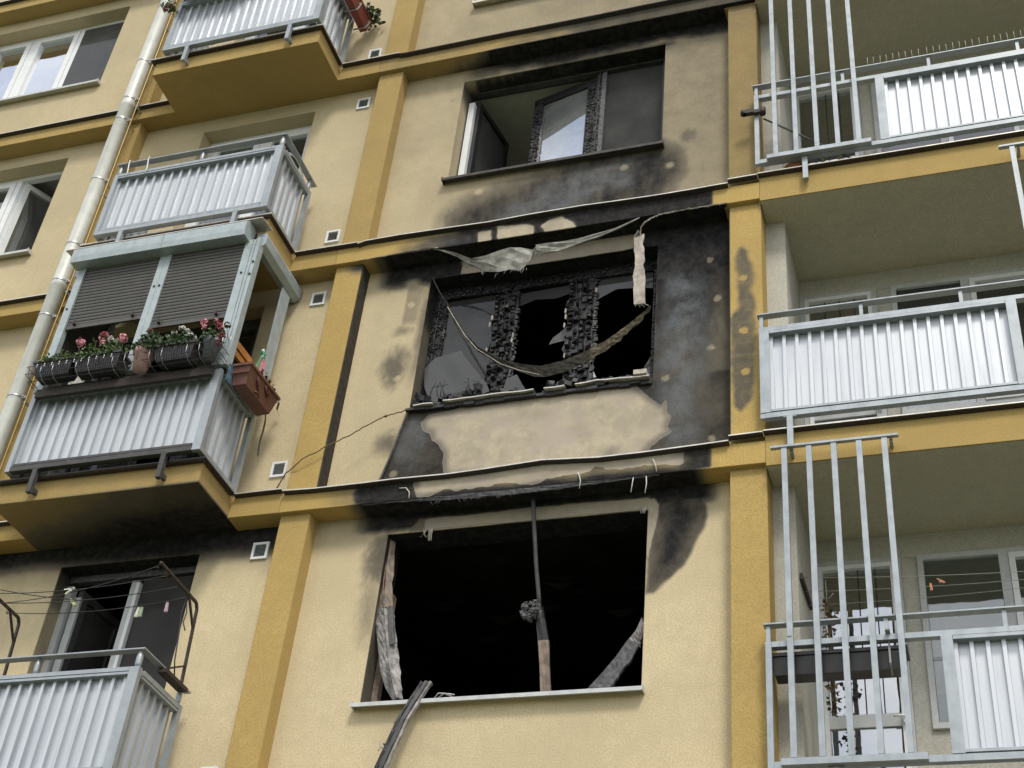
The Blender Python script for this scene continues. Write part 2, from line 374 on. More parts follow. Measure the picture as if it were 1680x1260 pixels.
PATCH = [(1.06,-1.87),(1.11,-1.8),(1.24,-1.78),(1.41,-1.75),(1.65,-1.74),(1.94,-1.74),(2.15,-1.72),(2.48,-1.70),(2.73,-1.70),(2.91,-1.72),(2.99,-1.81),(3.06,-1.89),(3.15,-1.98),(3.19,-1.92),(3.2,-2.04),(3.24,-2.1),(3.21,-2.2),(3.24,-2.26),(3.17,-2.31),(3.08,-2.38),(3.03,-2.46),(2.8,-2.6),(2.27,-2.7),(1.61,-2.7),(1.36,-2.65),(1.3,-2.22),(1.24,-2.12),(1.18,-2.08),(1.16,-2.0),(1.09,-1.96)]
def stain_B(x, y, z):
    k = 0*x
    n = fbm(x, z, 3)
    top = ss(z + n*.35, -.42, -.16) * ss(x, .30, .55)
    right = ss(x + n*.06, 3.03, 3.10) * (.78 + .25*ss(z, -1.6, -.5) + .10*n)
    streaky = .20*ss(fbm(x*3, z*.8, 4), .0, .35)
    right = right - streaky*ss(x, 3.03, 3.10)*ss(z, -.4, -1.3)*.7 - .16*ss(x, 3.45, 3.65)*ss(z, -.35, -.7)
    low = ss(x - (.93 + (z+1.70)*.235) + n*.01, -.01, .03) * ss(z, -1.62, -1.72) * (.80 + .3*n)
    lft = .30*ss(x, .62, .86)*ss(x, .95, .9)*ss(z, -.85, -.35)*ss(z, -.20, -.3)
    lft = np.maximum(lft, .38*ss(x, .70, .715)*ss(x + n*.1, .97, .80)*ss(z + n*.2, -.80, -.62))
    lft = np.maximum(lft, .46*blob(x, z, .74, -.78, .14, .09, .25, 4))
    lft = np.maximum(lft, .58*blob(x, z, .72, -1.22, .17, .28, .25, 4))
    lft = np.maximum(lft, .50*blob(x, z, .77, -2.05, .19, .20, .25, 4))
    lft = np.maximum(lft, .55*ss(x + n*.12, .80, .95)*ss(z, -1.75, -1.0)*ss(x, 1.0, .9))
    jam = ss(x, .90, .93)*ss(x, .98, .94)*.0
    soot = np.maximum.reduce([top, right, low, lft])
    soot = np.maximum(soot, .12*ss(x, .27, .5))
    soot = np.where((y > .21), np.where(x > 1.5, .95, np.maximum(.62, ss(z, -1.2, -.5))), soot)      # reveals
    for cx, cz in ((.77,-.47),(.76,-1.34),(.82,-1.94),(.88,-2.38),(3.54,-.46),(3.61,-.91),(3.56,-1.44),(3.18,-1.71),(3.57,-2.38)):
        soot = soot*(1 - .46*ss(.033*(1+1.2*fbm(x+cx*3, z+cz, 26)) - np.hypot(x-cx, z-cz), -.008, .006))
    peel = .80*ss(sdf(x, z, PATCH) + fbm(x, z, 14)*.03, -.04, .035)*(y < .21)
    lint = [(1.22,-.17),(1.9,-.22),(2.88,-.17),(2.9,.06),(1.93,-.02),(1.2,.0)]
    peel = np.maximum(peel, .8*pm(x, z, lint, .03, .03)*(y < .21))
    soot = np.where((sdf(x, z, lint) > 0) & (y < .21), np.minimum(soot, .52), soot)
    inp = ss(sdf(x, z, PATCH), .0, .12)
    soot = soot*(1-.92*inp) + inp*(.10 + .55*blob(x, z, 1.5, -2.48, .28, .10) + .5*blob(x, z, 2.75, -2.40, .15, .10) + .2*blob(x, z, 1.18, -1.95, .1, .08))
    ash = pm(x, z, [(3.2,-.55),(3.42,-.7),(3.52,-1.3),(3.47,-1.9),(3.4,-2.3),(3.25,-2.42),(3.13,-1.76),(3.12,-1.2)], .16, .10)*1.0
    ash = np.maximum(ash, .85*blob(x, z, 1.0, -2.05, .14, .28)); ash = np.maximum(ash, .6*blob(x, z, 3.3, -2.45, .2, .15))
    return soot, peel, ash
UNDER_A = [(.95,.25),(.95,.62),(1.08,.82),(1.45,.92),(1.91,1.05),(2.46,1.2),(3.06,1.2),(3.28,1.0),(3.33,.72),(3.22,.55),(3.10,.35),(2.9,.1),(1.58,.05),(1.0,.1)]
def stain_A(x, y, z):
    n = fbm(x, z, 2.2); n2 = fbm(x, z, 7)
    s = .17 + .20*ss(x, .3, 2.6) + .05*ss(z, 1.0, 2.6) + .10*n
    s = np.maximum(s, s*.5 + .66*pm(x, z, UNDER_A, .24, .06, 3)*(1 + .5*fbm(x*2.5, z*.7, 5)))
    s = np.maximum(s, (.35 + .3*n)*ss(x, 3.02, 3.10)*ss(z, .9, 1.2))
    s = np.maximum(s, .52*blob(x, z, 3.33, 1.19, .16, .17, .2, 4));
    s = np.maximum(s, ss(z + n*.25, 2.50, 2.72)*ss(x, .55, 1.5)*.95)
    s = np.maximum(s, .75*pm(x, z, [(2.2,2.58),(3.2,2.56),(3.2,2.66),(2.2,2.68)], .08))
    s = np.maximum(s, .34*blob(x, z, .82, 2.35, .07, .05)); s = np.maximum(s, .3*blob(x, z, .80, .87, .04, .03))
    for cx, cz in ((1.27,.9),(2.72,.9),(3.16,.83)): s = s*(1-.5*ss(.04-np.hypot(x-cx, z-cz), -.014, .012))
    rev = np.where(x < 1.0, .16 + .5*ss(z, 2.2, 2.6), .78)
    rev = np.where(z > 2.6, ss(x + n2*.9 + (y-.2)*2.0, .7, 1.6)*.95, rev)
    s = np.where(y > .21, rev, s)
    ash = .95*pm(x, z, [(1.45,.5),(1.8,.72),(2.3,.95),(2.8,.98),(2.75,.7),(2.3,.5),(1.8,.35)], .12, .1)
    return s, 0*x, ash
def stain_upper(x, y, z): return .26 + .12*ss(x, .5, 3) + .12*fbm(x, z, 2.2) + .5*ss(x, 2.6, 3.6)*ss(z, 3.6, 3.0), 0*x, 0*x
SOOT_C = [(3.08,-3.72),(3.08,-3.2),(3.12,-2.99),(3.05,-2.7),(3.6,-2.7),(3.51,-2.89),(3.55,-3.09),(3.52,-3.18),(3.47,-3.27),(3.43,-3.4),(3.37,-3.5),(3.26,-3.6),(3.14,-3.72)]
def stain_C(x, y, z):
    n = fbm(x, z, 4)
    sd_ = sdf(x, z, SOOT_C) + n*.05
    s = .88*ss(sd_, -.018, .03)*(.84 + .4*ss(sd_, .02, .28) + .3*fbm(x*2, z*.6, 6)) 
    s = np.maximum(s, ss(x + n*.2, 3.5, 3.2)*ss(z, -3.05, -2.9)*ss(x, 3.0, 3.1)*.98)
    s = np.maximum(s, ss(z + n*.12, -3.02, -2.90)*ss(x, .45, .85)*ss(x, 3.68, 3.5)*.98)
    s = np.maximum(s, .22*ss(z, -3.3, -2.9)*ss(x, 3.75, 3.5))
    s = np.maximum(s, .62*blob(x, z, .90, -3.22, .16, .36, .25)); s = np.maximum(s, .34*blob(x, z, .86, -3.6, .12, .40, .3))
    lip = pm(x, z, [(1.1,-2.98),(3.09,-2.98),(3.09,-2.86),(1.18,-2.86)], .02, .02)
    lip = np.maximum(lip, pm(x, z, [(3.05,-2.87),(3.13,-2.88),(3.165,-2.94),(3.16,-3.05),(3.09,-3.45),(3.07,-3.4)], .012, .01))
    s = s*(1-lip) + lip*(.56 + .2*n)  # lip darkened beyond its soot to stand for deep shade under the ledge
    s = np.where(y > .21, np.where(x < 1.2, .70 + .3*ss(z, -3.9, -3.2), .97), s)
    s = np.maximum(s, .045 + .09*fbm(x, z, 1.5))
    return s, .62*lip*(y < .21)*ss(x, 1.1, 1.3), 0*x
def stain_D(x, y, z):      # wall behind the lowest balcony, smoke from the opening
    n = fbm(x, z, 3)
    s = ss(z + n*.06 + .05*ss(x, -2.4, -1.3), -3.16, -2.86)
    s = np.maximum(s, ss(z + n*.08, -2.97, -2.86)*ss(x, -.02, -.35))
    s = np.maximum(s, .28*ss(z + n*.2, -3.35, -2.95))
    s = np.where(y > .21, np.where(z < -3.02, .30 + .55*ss(z, -3.5, -3.05), .97), s)
    return s, 0*x, 0*x
def stain_soffit_C(x, y, z):
    n = fbm(x, y, 1.5)*.4
    e = ss(x + n*.5 + y*.9 , -2.7, -.6)*.74 + ss(y + n*.2, -.35, .12)*.45
    u_ = np.clip(.26 + e*.72, 0, .93)*ss(x, -3.0, -2.2)
    return np.where((z > -2.795), .14 + .16*np.abs(fbm(x, z*3, 3)), u_), 0*x, 0*x
def stain_slabedge_C(x, y, z): return .15 + .25*fbm(x, z*3, 3) + .25*ss(x, -1.2, -.5), 0*x, 0*x
def stain_band(k):
    def fn(x, y, z):
        zz = z - 2.8*k; n = fbm(x, zz*2, 4)
        edge = ss(x, 3.615, 3.585)
        if k == 0:
            s = ss(x + n*.5 - zz*1.6, .35, 1.15)*edge*.93
            s = np.where((zz < .004) | (zz > .196), ss(x + n*.3, .32, .55)*ss(x, 3.74, 3.70), s)
            peel = 0*x
            for poly in ([(1.42,.13),(1.55,.13),(1.56,.0),(1.43,.0)], [(1.6,.165),(1.88,.14),(1.96,.09),(1.97,-.02),(1.62,-.02)], [(2.03,.09),(2.10,.14),(2.22,.16),(2.34,.07),(2.37,-.02),(2.07,-.02)]):
                peel = np.maximum(peel, pm(x, zz, poly, .02, .015, 12)*(y < .004))
            s = s*(1-peel) + peel*.12
            return s, .85*peel, .45*blob(x, zz, 1.2, .06, .3, .05)
        if k == 1:
            s = .24 + .2*n + ss(x + n*.6, 1.1, 2.8)*.42
            s = np.where(zz < .004, ss(x + n*.6 + y*1.5, .75, 1.5)*.97 + .2, s)
            return s, 0*x, 0*x
        if k == -1:
            s = ss(x + n*.15, .62, .72)*ss(x + n*.4, 1.30, 1.08)*.92
            mid = ss(x, 1.05, 1.2)*ss(x, 3.5, 3.3)
            s = np.maximum(s, mid*(.42 + .5*n + .45*ss(zz, .07, .02)))
            s = np.maximum(s, ss(x + n*.3, 3.10, 3.40)*edge*.84); s = np.maximum(s, .25*ss(x, .3, .6)*ss(x, .8, .7))
            peel = mid*pm(x, zz, [(1.15,.21),(1.2,.0),(1.5,.05),(2.2,.03),(2.7,.10),(3.45,.05),(3.4,.21)], .03, .05, 7)*(y < .004)
            s = np.where(zz < .004, ss(x + n*.2, .55, .75)*ss(x, 3.60, 3.42)*.97, s)
            return s, .8*peel, 0*x
        return .12 + .15*n, 0*x, 0*x
    return fn
P2S = [(3.80,-.62),(3.84,-.50),(3.88,-.56),(3.91,-.74),(3.94,-.92),(3.91,-1.0),(3.945,-1.14),(3.94,-1.44),(3.92,-1.82),(3.92,-1.99),(3.9,-2.15),(3.82,-2.25),(3.78,-2.17),(3.76,-1.87),(3.75,-1.49),(3.74,-1.33),(3.78,-1.24),(3.825,-1.18),(3.82,-.9)]
def stain_P2(k):
    def fn(x, y, z):
        s = 0*x + (.27 if k == 1 else .02) + .12*np.abs(fbm(x, z, 2))
        if k == 0:
            s = np.maximum(s, .60*ss(sdf(x, z, P2S) + .012 + fbm(x, z, 11)*.045, -.03, .03)*(.75+.9*np.abs(fbm(x, z, 8)))*(y < .06))
            for cx, cz in ((3.86,-.86),(3.85,-1.43),(3.86,-1.86)): s = s*(1-.78*ss(.033*(1+1.1*fbm(x+cx, z+cz*2, 24)) - np.hypot(x-cx, z-cz), -.006, .005))
        if k == 1: s = np.maximum(s, .4*ss(z, 2.4, 2.75) + .25*blob(x, z, 3.88, 1.35, .1, .5))
        s = np.where(x < 3.737, s*0 + (.9 if k == 0 else .3), s)
        return s, 0*x, 0*x
    return fn
def stain_P1(k):
    def fn(x, y, z):
        s = 0*x + (.03 if k <= 0 else .13) + .1*np.abs(fbm(x, z, 2))
        if k == 0: s = np.maximum(s, ss(z, -.16, -.02)*ss(x, .05, .25)*.8)
        return s, 0*x, 0*x
    return fn
def tone_left(x, y, z): return .04 + .07*ss(z, -2.5, 3.5) + .12*np.abs(fbm(x, z, 2)), 0*x, 0*x  # mottled at random, slightly darker with height

# ================================================================== SETTING
GZ = -10.75
g = MB(); g.grid((-120, -160, GZ), (260, 0, 0), (0, 164, 0), 40); gr = g.build('ground', 'grass'); gr['kind'] = 'structure'
g = MB(); g.box(-14, 16, -3.2, .02, GZ-.1, GZ+.05); pv = g.build('pavement', 'paving'); pv['kind'] = 'structure'

# ================================================================== APARTMENT BUILDING
B = thing('apartment_building', 'cream and ochre apartment block whose middle windows are burnt out and blackened', 'building', (0, 0, GZ))
YW, YI, YR = .20, .37, .47          # wall face, window plane, end of reveal
def wall(x0, x1, z0, z1, hole=None, stain=None, step=.4, mat='cream', reveal=YR, parent=None):
    m = MB()
    def quad(a, b, c, d):
        if b-a > 1e-4 and d-c > 1e-4: m.grid((a, YW, c), (b-a, 0, 0), (0, 0, d-c), step)
    if hole is None: quad(x0, x1, z0, z1)
    else:
        a, b, c, d = hole
        quad(x0, a, z0, z1); quad(b, x1, z0, z1); quad(a, b, z0, c); quad(a, b, d, z1)
        D = reveal-YW
        m.grid((a, YW, c), (0, D, 0), (0, 0, d-c), step)                 # left jamb, faces +x
        m.grid((b, YW, c), (0, D, 0), (0, 0, d-c), step, True)
        m.grid((a, YW, d), (b-a, 0, 0), (0, D, 0), step, True)           # lintel
        m.grid((a, YW, c), (b-a, 0, 0), (0, D, 0), step)
    return m.build('wall', mat, parent or B, stain=stain)
def room(x0, x1, z0, z1, hole, mat, depth=3.4, y0=YR+.004):
    a, b, c, d = hole; m = MB(); y1 = y0+depth
    m.grid((x0, y0, z0), (0, depth, 0), (0, 0, z1-z0), 9); m.grid((x1, y0, z0), (0, depth, 0), (0, 0, z1-z0), 9, True)
    m.grid((x0, y0, z1), (x1-x0, 0, 0), (0, depth, 0), 9, True); m.grid((x0, y0, z0), (x1-x0, 0, 0), (0, depth, 0), 9)
    m.grid((x0, y1, z0), (x1-x0, 0, 0), (0, 0, z1-z0), 9)
    for p, q, r_, s_ in ((x0, a, z0, z1), (b, x1, z0, z1), (a, b, z0, c), (a, b, d, z1)):
        if q-p > 1e-4 and s_-r_ > 1e-4: m.grid((p, y0, r_), (q-p, 0, 0), (0, 0, s_-r_), 9, True)
    return m.build('room_interior', mat, B)
WX0, WX1 = .925, 3.075
def win_hole(k): return (WX0, WX1, 2.8*k+1.10, 2.8*k+2.615)
FINE = .016
# middle bay walls
wall(.269, 3.736, 5.8, 8.4, (WX0, WX1, 6.7, 8.215), stain_upper, .3)
wall(.269, 3.736, 3.0, 5.6, win_hole(1), stain_upper, .06)
wall(.269, 3.736, .2, 2.8, win_hole(0), stain_A, FINE)
wall(.269, 3.736, -2.6, 0, win_hole(-1), stain_B, FINE*.8)
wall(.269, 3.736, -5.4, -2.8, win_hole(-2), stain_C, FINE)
wall(.269, 3.736, GZ, -5.6, None, None, 1)
# left bay walls (behind the small balconies), door openings
DX0, DX1 = -2.14, -.785
for k in (2, 1, 0, -1, -2, -3):
    z0 = 2.8*k+.2; z1 = 2.8*k+2.8
    if k == -3: z0 = GZ
    st = stain_D if k == -2 else tone_left
    wall(-2.90, 0, z0, z1, (DX0 if k != -1 else -2.66, DX1, max(z0, 2.8*k+.2), 2.8*k+2.60), st, .02 if k == -2 else .2)
# far left bay with three-part windows
LX0, LX1 = -6.03, -3.885
for k in (2, 1, 0, -1, -2, -3):
    z0 = 2.8*k+.2; z1 = 2.8*k+2.8
    if k == -3: z0 = GZ
    wall(-7.3, -3.17, z0, z1, (LX0, LX1, 2.8*k+1.10, 2.8*k+2.615), tone_left, .25)
# bands between the floors
def band(x0, x1, k, stain, step, y0=0., top=.2, low=0.):
    m = MB(); z = 2.8*k
    m.grid((x0, y0, z+low), (x1-x0, 0, 0), (0, 0, top-low), step)
    m.grid((x0, y0, z+low), (x1-x0, 0, 0), (0, YW-y0+.05, 0), step, True)
    m.grid((x0, y0, z+top), (x1-x0, 0, 0), (0, YW-y0+.05, 0), step)
    m.grid((x0, y0, z+low), (0, YW-y0, 0), (0, 0, top-low), step, True); m.grid((x1, y0, z+low), (0, YW-y0, 0), (0, 0, top-low), step)
    return m.build('floor_band', 'ochre', B, stain=stain)
for k in (3, 2, 1, 0, -1, -2):
    fine = k in (1, 0, -1)
    band(.0, 4.011, k, stain_band(k), .02 if fine else .3)
    band(-7.3, -2.45, k, tone_left, .3); band(-.475, -.002, k, tone_left, .3)
    band(4.013, 7.75, k, tone_left, .3, low=-.03, top=.26)
    band(3.70, 4.018, k, tone_left, .3, y0=.045, low=-.012, top=.258)   # collar behind the ledge at the pilaster
# pilasters
YP = .05
def pilaster(x0, x1, k, stain, step=.3, name='pilaster'):
    m = MB(); z0 = 2.8*k+.2; z1 = 2.8*(k+1)
    if k == -3: z0 = GZ
    m.grid((x0, YP, z0), (x1-x0, 0, 0), (0, 0, z1-z0), step)
    m.grid((x0, YP, z0), (0, .25, 0), (0, 0, z1-z0), step, True); m.grid((x1, YP, z0), (0, .25, 0), (0, 0, z1-z0), step)
    return m.build(name, 'ochre', B, stain=stain)
for k in (2, 1, 0, -1, -2, -3):
    kk = k
    pilaster(0, .269, k, stain_P1(k+1) if k in (-1, 0, 1) else tone_left, .05)
    pilaster(3.736, 4.011, k, stain_P2(k+1) if k in (-1, 0) else tone_left, .012 if k == -1 else .1)
    pilaster(-3.17, -2.90, k, tone_left, .3); pilaster(7.60, 7.87, k, tone_left, .3)
# exposed scorched edge of the insulation beside the left pilaster, floor of the burnt window
m = MB(); m.box(.2695, .282, .058, .199, -2.592, -.01); m.build('scorched_edge_strip', 'strap', B)
# balcony slabs
for k in (2, 1, 0, -1, -2, -3):
    m = MB(); z = 2.8*k; a, b, y0 = -2.45, -.475, -.53; st = .03 if k == -1 else .4
    m.grid((a, y0, z), (b-a, 0, 0), (0, 0, .2), st); m.grid((a, y0, z), (b-a, 0, 0), (0, .75, 0), st, True)
    m.grid((a, y0, z+.2), (b-a, 0, 0), (0, .75, 0), .4); m.grid((a, y0, z), (0, .73, 0), (0, 0, .2), st, True); m.grid((b, y0, z), (0, .73, 0), (0, 0, .2), st)
    m.build('balcony_slab', 'ochre', B, stain=stain_soffit_C if k == -1 else tone_left)
# loggias on the right: side wall stub, side wall, back wall, ceiling
LB = 1.10
for k in (2, 1, 0, -1, -2, -3):
    z0 = 2.8*k+.26; z1 = 2.8*(k+1)-.03
    if k == -3: z0 = GZ
    m = MB(); m.grid((4.005, .29, z0), (.175, 0, 0), (0, 0, z1-z0), .5); m.grid((4.18, .29, z0), (0, LB-.29, 0), (0, 0, z1-z0), .5)
    m.build('loggia_side_wall', 'white_render', B); m = MB(); m.grid((7.66, .29, z0), (0, LB-.29, 0), (0, 0, z1-z0), .5, True); m.build('loggia_side_wall', 'white_render', B)
    m = MB(); m.grid((4.02, .004, z1-.005), (3.75, 0, 0), (0, LB+.03, 0), .5, True); m.grid((4.0, .02, z1+.004), (3.8, 0, 0), (0, LB, 0), 4); m.build('loggia_ceiling', 'soffit', B)
    m = MB(); m.grid((4.0, .02, z0-.004), (3.8, 0, 0), (0, LB, 0), .5); m.build('loggia_floor', 'soffit', B)
# roof and the bulk behind
m = MB(); m.box(-7.5, 8.0, -.35, 6, 8.62, 9.0); m.build('roof', 'soffit', B)

# sheet-metal drips on every ledge
def flashing(pts, mat, dark=False, y=-.05, drop=.0):
    """pts: (x, z) along the ledge; folded sheet: top leaf, front rim, and a dark strip for its shaded underside"""
    m = MB()
    for (xa, za), (xb, zb) in zip(pts[:-1], pts[1:]):
        for dy0, dy1, dz0, dz1 in ((0, .26, -.002, .004), (-.002, .003, -.0055, .0045)):
            vs = []
            for x_, z_ in ((xa, za), (xb, zb)):
                t1 = .012 if dy1 > .1 else 0
                vs += [(x_, y+dy0, z_+dz0), (x_, y+dy1, z_+dz0+t1), (x_, y+dy1, z_+dz1+t1), (x_, y+dy0, z_+dz1)]
            m.add(vs, [(0,1,5,4),(1,2,6,5),(2,3,7,6),(3,0,4,7),(0,3,2,1),(4,5,6,7)])
    o = m.build('ledge_flashing', mat, B); m = MB()
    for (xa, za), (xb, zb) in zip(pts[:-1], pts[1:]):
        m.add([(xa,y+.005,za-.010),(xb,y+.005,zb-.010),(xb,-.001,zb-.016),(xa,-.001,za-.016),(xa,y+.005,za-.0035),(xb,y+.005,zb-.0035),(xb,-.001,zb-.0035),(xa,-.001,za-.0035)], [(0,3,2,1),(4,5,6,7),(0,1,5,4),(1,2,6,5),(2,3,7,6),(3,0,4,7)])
    m.build('underside_shade', 'darksteel', B); return o  # dark strip stands in for the shaded underside of the overhang
for k in (3, 2, 1, 0, -1, -2):
    z = 2.8*k+.205
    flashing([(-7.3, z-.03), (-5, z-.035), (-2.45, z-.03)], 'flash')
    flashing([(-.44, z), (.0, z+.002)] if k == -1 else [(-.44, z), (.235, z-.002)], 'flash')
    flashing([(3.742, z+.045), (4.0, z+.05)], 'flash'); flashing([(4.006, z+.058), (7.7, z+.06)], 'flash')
    pts = [(.02 if k == -1 else .22, z-.02)]; x = .3
    amp = .012 if k in (0, -1) else .005
    while x < 3.6:
        pts.append((x, z - (.0 if k == 0 else .026 if k == 1 else .02) + random.uniform(-amp, amp) + (.02 if (k == -1 and 2.0 < x < 2.5) else 0))); x += random.uniform(.2, .5)
    pts.append((3.742, z))
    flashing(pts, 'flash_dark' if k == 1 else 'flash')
    # balcony slab drips: front, right, left side
    m = MB(); m.box(-2.49, -.44, -.580, -.531, z-.014, z-.004); m.box(-.474, -.44, -.529, -.045, z-.014, z-.004); m.box(-2.49, -2.451, -.529, -.045, z-.014, z-.004); m.build('underside_shade', 'darksteel', B)  # dark strips painted in as shade below the slab flashing
    m = MB(); m.box(-2.50, -.43, -.585, -.53, z-.003, z+.005); m.box(-2.50, -.43, -.588, -.581, z-.006, z+.0055)
    m.box(-.478, -.43, -.53, -.045, z-.003, z+.005); m.box(-.436, -.429, -.581, -.045, z-.006, z+.0055)
    m.box(-2.50, -2.452, -.53, -.045, z-.003, z+.005); m.box(-2.50, -2.494, -.581, -.045, z-.006, z+.0055); m.build('ledge_flashing', 'flash_dark' if k == -1 else 'flash', B)

# vents
def vent(z):
    v = sub('vent_grille', B, (-.21, .19, z - GZ))
    m = MB(); a, b, c = .074, .052, .080
    m.box(-.21-a, -.21-b, .183, .2, z-c, z+c); m.box(-.21+b, -.21+a, .183, .2, z-c, z+c)
    m.box(-.21-b, -.21+b, .183, .2, z+b+.006, z+c); m.box(-.21-b, -.21+b, .183, .2, z-c, z-b-.006)
    m.build('vent_frame', 'pvc', v)
    m = MB()
    for i in range(8):
        zz = z-.050+i*.0132
        m.add([(-.261,.188,zz),(-.159,.188,zz),(-.159,.197,zz+.010),(-.261,.197,zz+.010),(-.261,.190,zz-.002),(-.159,.190,zz-.002),(-.159,.199,zz+.008),(-.261,.199,zz+.008)],
              [(0,1,2,3),(7,6,5,4),(0,4,5,1),(2,6,7,3)])
    m.build('louvre', 'galv', v)
for k in (1, 0, -1, -2): vent(2.8*k+.595)
for k in (1, 0, -1, -2): vent(2.8*k+2.57)

# ------------------------------------------------------------------ windows
def sill(x0, x1, z, mat, front=.125):
    m = MB(); m.add([(x0,front,z-.012),(x1,front,z-.012),(x1,YI,z+.012),(x0,YI,z+.012),(x0,front,z-.004),(x1,front,z-.004),(x1,YI,z+.02),(x0,YI,z+.02)],
                    [(0,3,2,1),(4,5,6,7),(0,1,5,4),(1,2,6,5),(2,3,7,6),(3,0,4,7)])
    m.box(x0, x1, front-.004, front+.004, z-.034, z-.003); m.box(x0-.006, x0, front-.004, .2, z-.03, z+.018); m.box(x1, x1+.006, front-.004, .2, z-.03, z+.018)
    return m.build('window_sill', mat, B)
def frame_rect(m, x0, x1, z0, z1, t=.055, y0=YI, y1=YI+.07):
    m.box(x0, x0+t, y0, y1, z0, z1); m.box(x1-t, x1, y0, y1, z0, z1)
    m.box(x0+t, x1-t, y0, y1, z1-t, z1); m.box(x0+t, x1-t, y0, y1, z0, z0+t)
def pane(x0, x1, z0, z1, mat, parent, y=YI+.035):
    m = MB(); m.box(x0, x1, y, y+.006, z0, z1); return m.build('pane', mat, parent)
def sash(parent, x0, x1, z0, z1, mat='pvc', gmat='glass', t=.07, y0=YI-.008, y1=YI+.05):
    m = MB(); frame_rect(m, x0, x1, z0, z1, t, y0, y1); s_ = m.build('sash', mat, parent); return s_
def three_part(x0, x1, k, cuts, opened=None):
    z0, z1 = 2.8*k+1.12, 2.8*k+2.615
    W = sub('window', B, ((x0+x1)/2, YI, z0-GZ))
    m = MB(); frame_rect(m, x0, x1, z0, z1, .05)
    for c in cuts: m.box(c-.035, c+.035, YI, YI+.07, z0+.05, z1-.05)
    m.build('frame', 'pvc', W)
    ed = [x0+.05]+[c+s_ for c in cuts for s_ in (-.035, .035)]+[x1-.05]
    for i in range(len(cuts)+1):
        a, b = ed[2*i], ed[2*i+1]
        if opened == i: continue
        sash(W, a+.004, b-.004, z0+.054, z1-.054); pane(a+.07, b-.07, z0+.12, z1-.12, 'glass_strong' if k == 1 else 'glass', W)
    return W, ed, z0, z1
def swung_sash(W, hinge, width, z0, z1, ang, side, mat, gmat, t=.065, pane_mat=None):
    """sash opened inwards; side=+1 hinge at its right edge, -1 hinge at its left edge; ang from closed"""
    hx, hy = hinge; d = Vector((-math.cos(ang)*side, math.sin(ang), 0)); n = Vector((d.y, -d.x, 0))
    m = MB(); P = lambda s_, zz, o: Vector((hx, hy, 0)) + d*s_ + n*o + Vector((0, 0, zz))
    def bx(s0, s1, za, zb, o0, o1):
        vs = [P(s_, zz, o) for zz in (za, zb) for s_, o in ((s0, o0), (s1, o0), (s1, o1), (s0, o1))]
        m.add(vs, [(0,3,2,1),(4,5,6,7),(0,1,5,4),(1,2,6,5),(2,3,7,6),(3,0,4,7)])
    bx(0, t, z0, z1, 0, .055); bx(width-t, width, z0, z1, 0, .055); bx(t, width-t, z0, z0+t, 0, .055); bx(t, width-t, z1-t, z1, 0, .055)
    m.build('sash', mat, W); m = MB(); bx(t, width-t, z0+t, z1-t, .024, .030); m.build('pane', gmat, W)
# far-left windows
for k in (2, 1, 0, -1, -2):
    sill(LX0-.02, LX1+.025, 2.8*k+1.10, 'pvc_grey'); h = (LX0, LX1, 2.8*k+1.10, 2.8*k+2.615)
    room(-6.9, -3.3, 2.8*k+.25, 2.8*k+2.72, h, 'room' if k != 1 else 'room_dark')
W, ed, a, b = three_part(LX0, LX1, 1, [-5.375, -4.655], 2)
swung_sash(W, (ed[5], YI+.05), ed[5]-ed[4], a+.055, b-.055, R_(9), 1, 'pvc', 'glass_smoke')
m = MB(); m.box(ed[4], ed[4]+.70, YI-.004, YI-.002, a+.06, b-.06); m.build('insect_screen', 'glass_smoke', W)
W, ed, a, b = three_part(LX0, LX1, 0, [-5.375, -4.63], 2)
swung_sash(W, (ed[4], YI+.05), ed[5]-ed[4], a+.055, b-.055, R_(62), -1, 'pvc', 'glass_smoke')
for k in (2, -1, -2): three_part(LX0, LX1, k, [-5.375, -4.655])
# upper middle windows: topmost sill just shows
for k in (1, 2):
    sill(WX0-.025, WX1+.025, 2.8*k+1.10, 'flash'); 
    if k == 1:
        three_part(WX0, WX1, k, [1.58, 2.3]); room(.3, 3.7, 2.8*k+.25, 2.8*k+2.72, win_hole(k), 'room')
# smoke-damaged window above the fire
Z0, Z1 = 1.10, 2.615
sill(WX0-.03, WX1+.02, Z0, 'flash_dark'); room(.3, 3.7, .25, 2.72, win_hole(0), 'room_grey')
W = sub('window', B, (2, YI, Z0-GZ)); W['label'] = 'smoke-blackened window with open sashes'
m = MB(); m.box(WX0, WX0+.02, YI, YI+.07, Z0+.02, Z1); m.box(WX0+.02, WX1, YI, YI+.07, Z1-.022, Z1); m.box(WX1-.06, WX1, YI, YI+.07, Z0+.02, Z1-.045); m.box(WX0+.05, WX1, YI, YI+.07, Z0+.02, Z0+.055)
m.build('frame', 'galv_soot', W)
m = MB(); m.box(WX0+.022, WX0+.085, YI-.012, YI+.045, Z0+.03, Z1-.16); m.build('jamb_profile', 'pvc', W)
swung_sash(W, (1.0, YI+.045), .64, Z0+.06, Z1-.11, R_(80), -1, 'char', 'glass_soot')
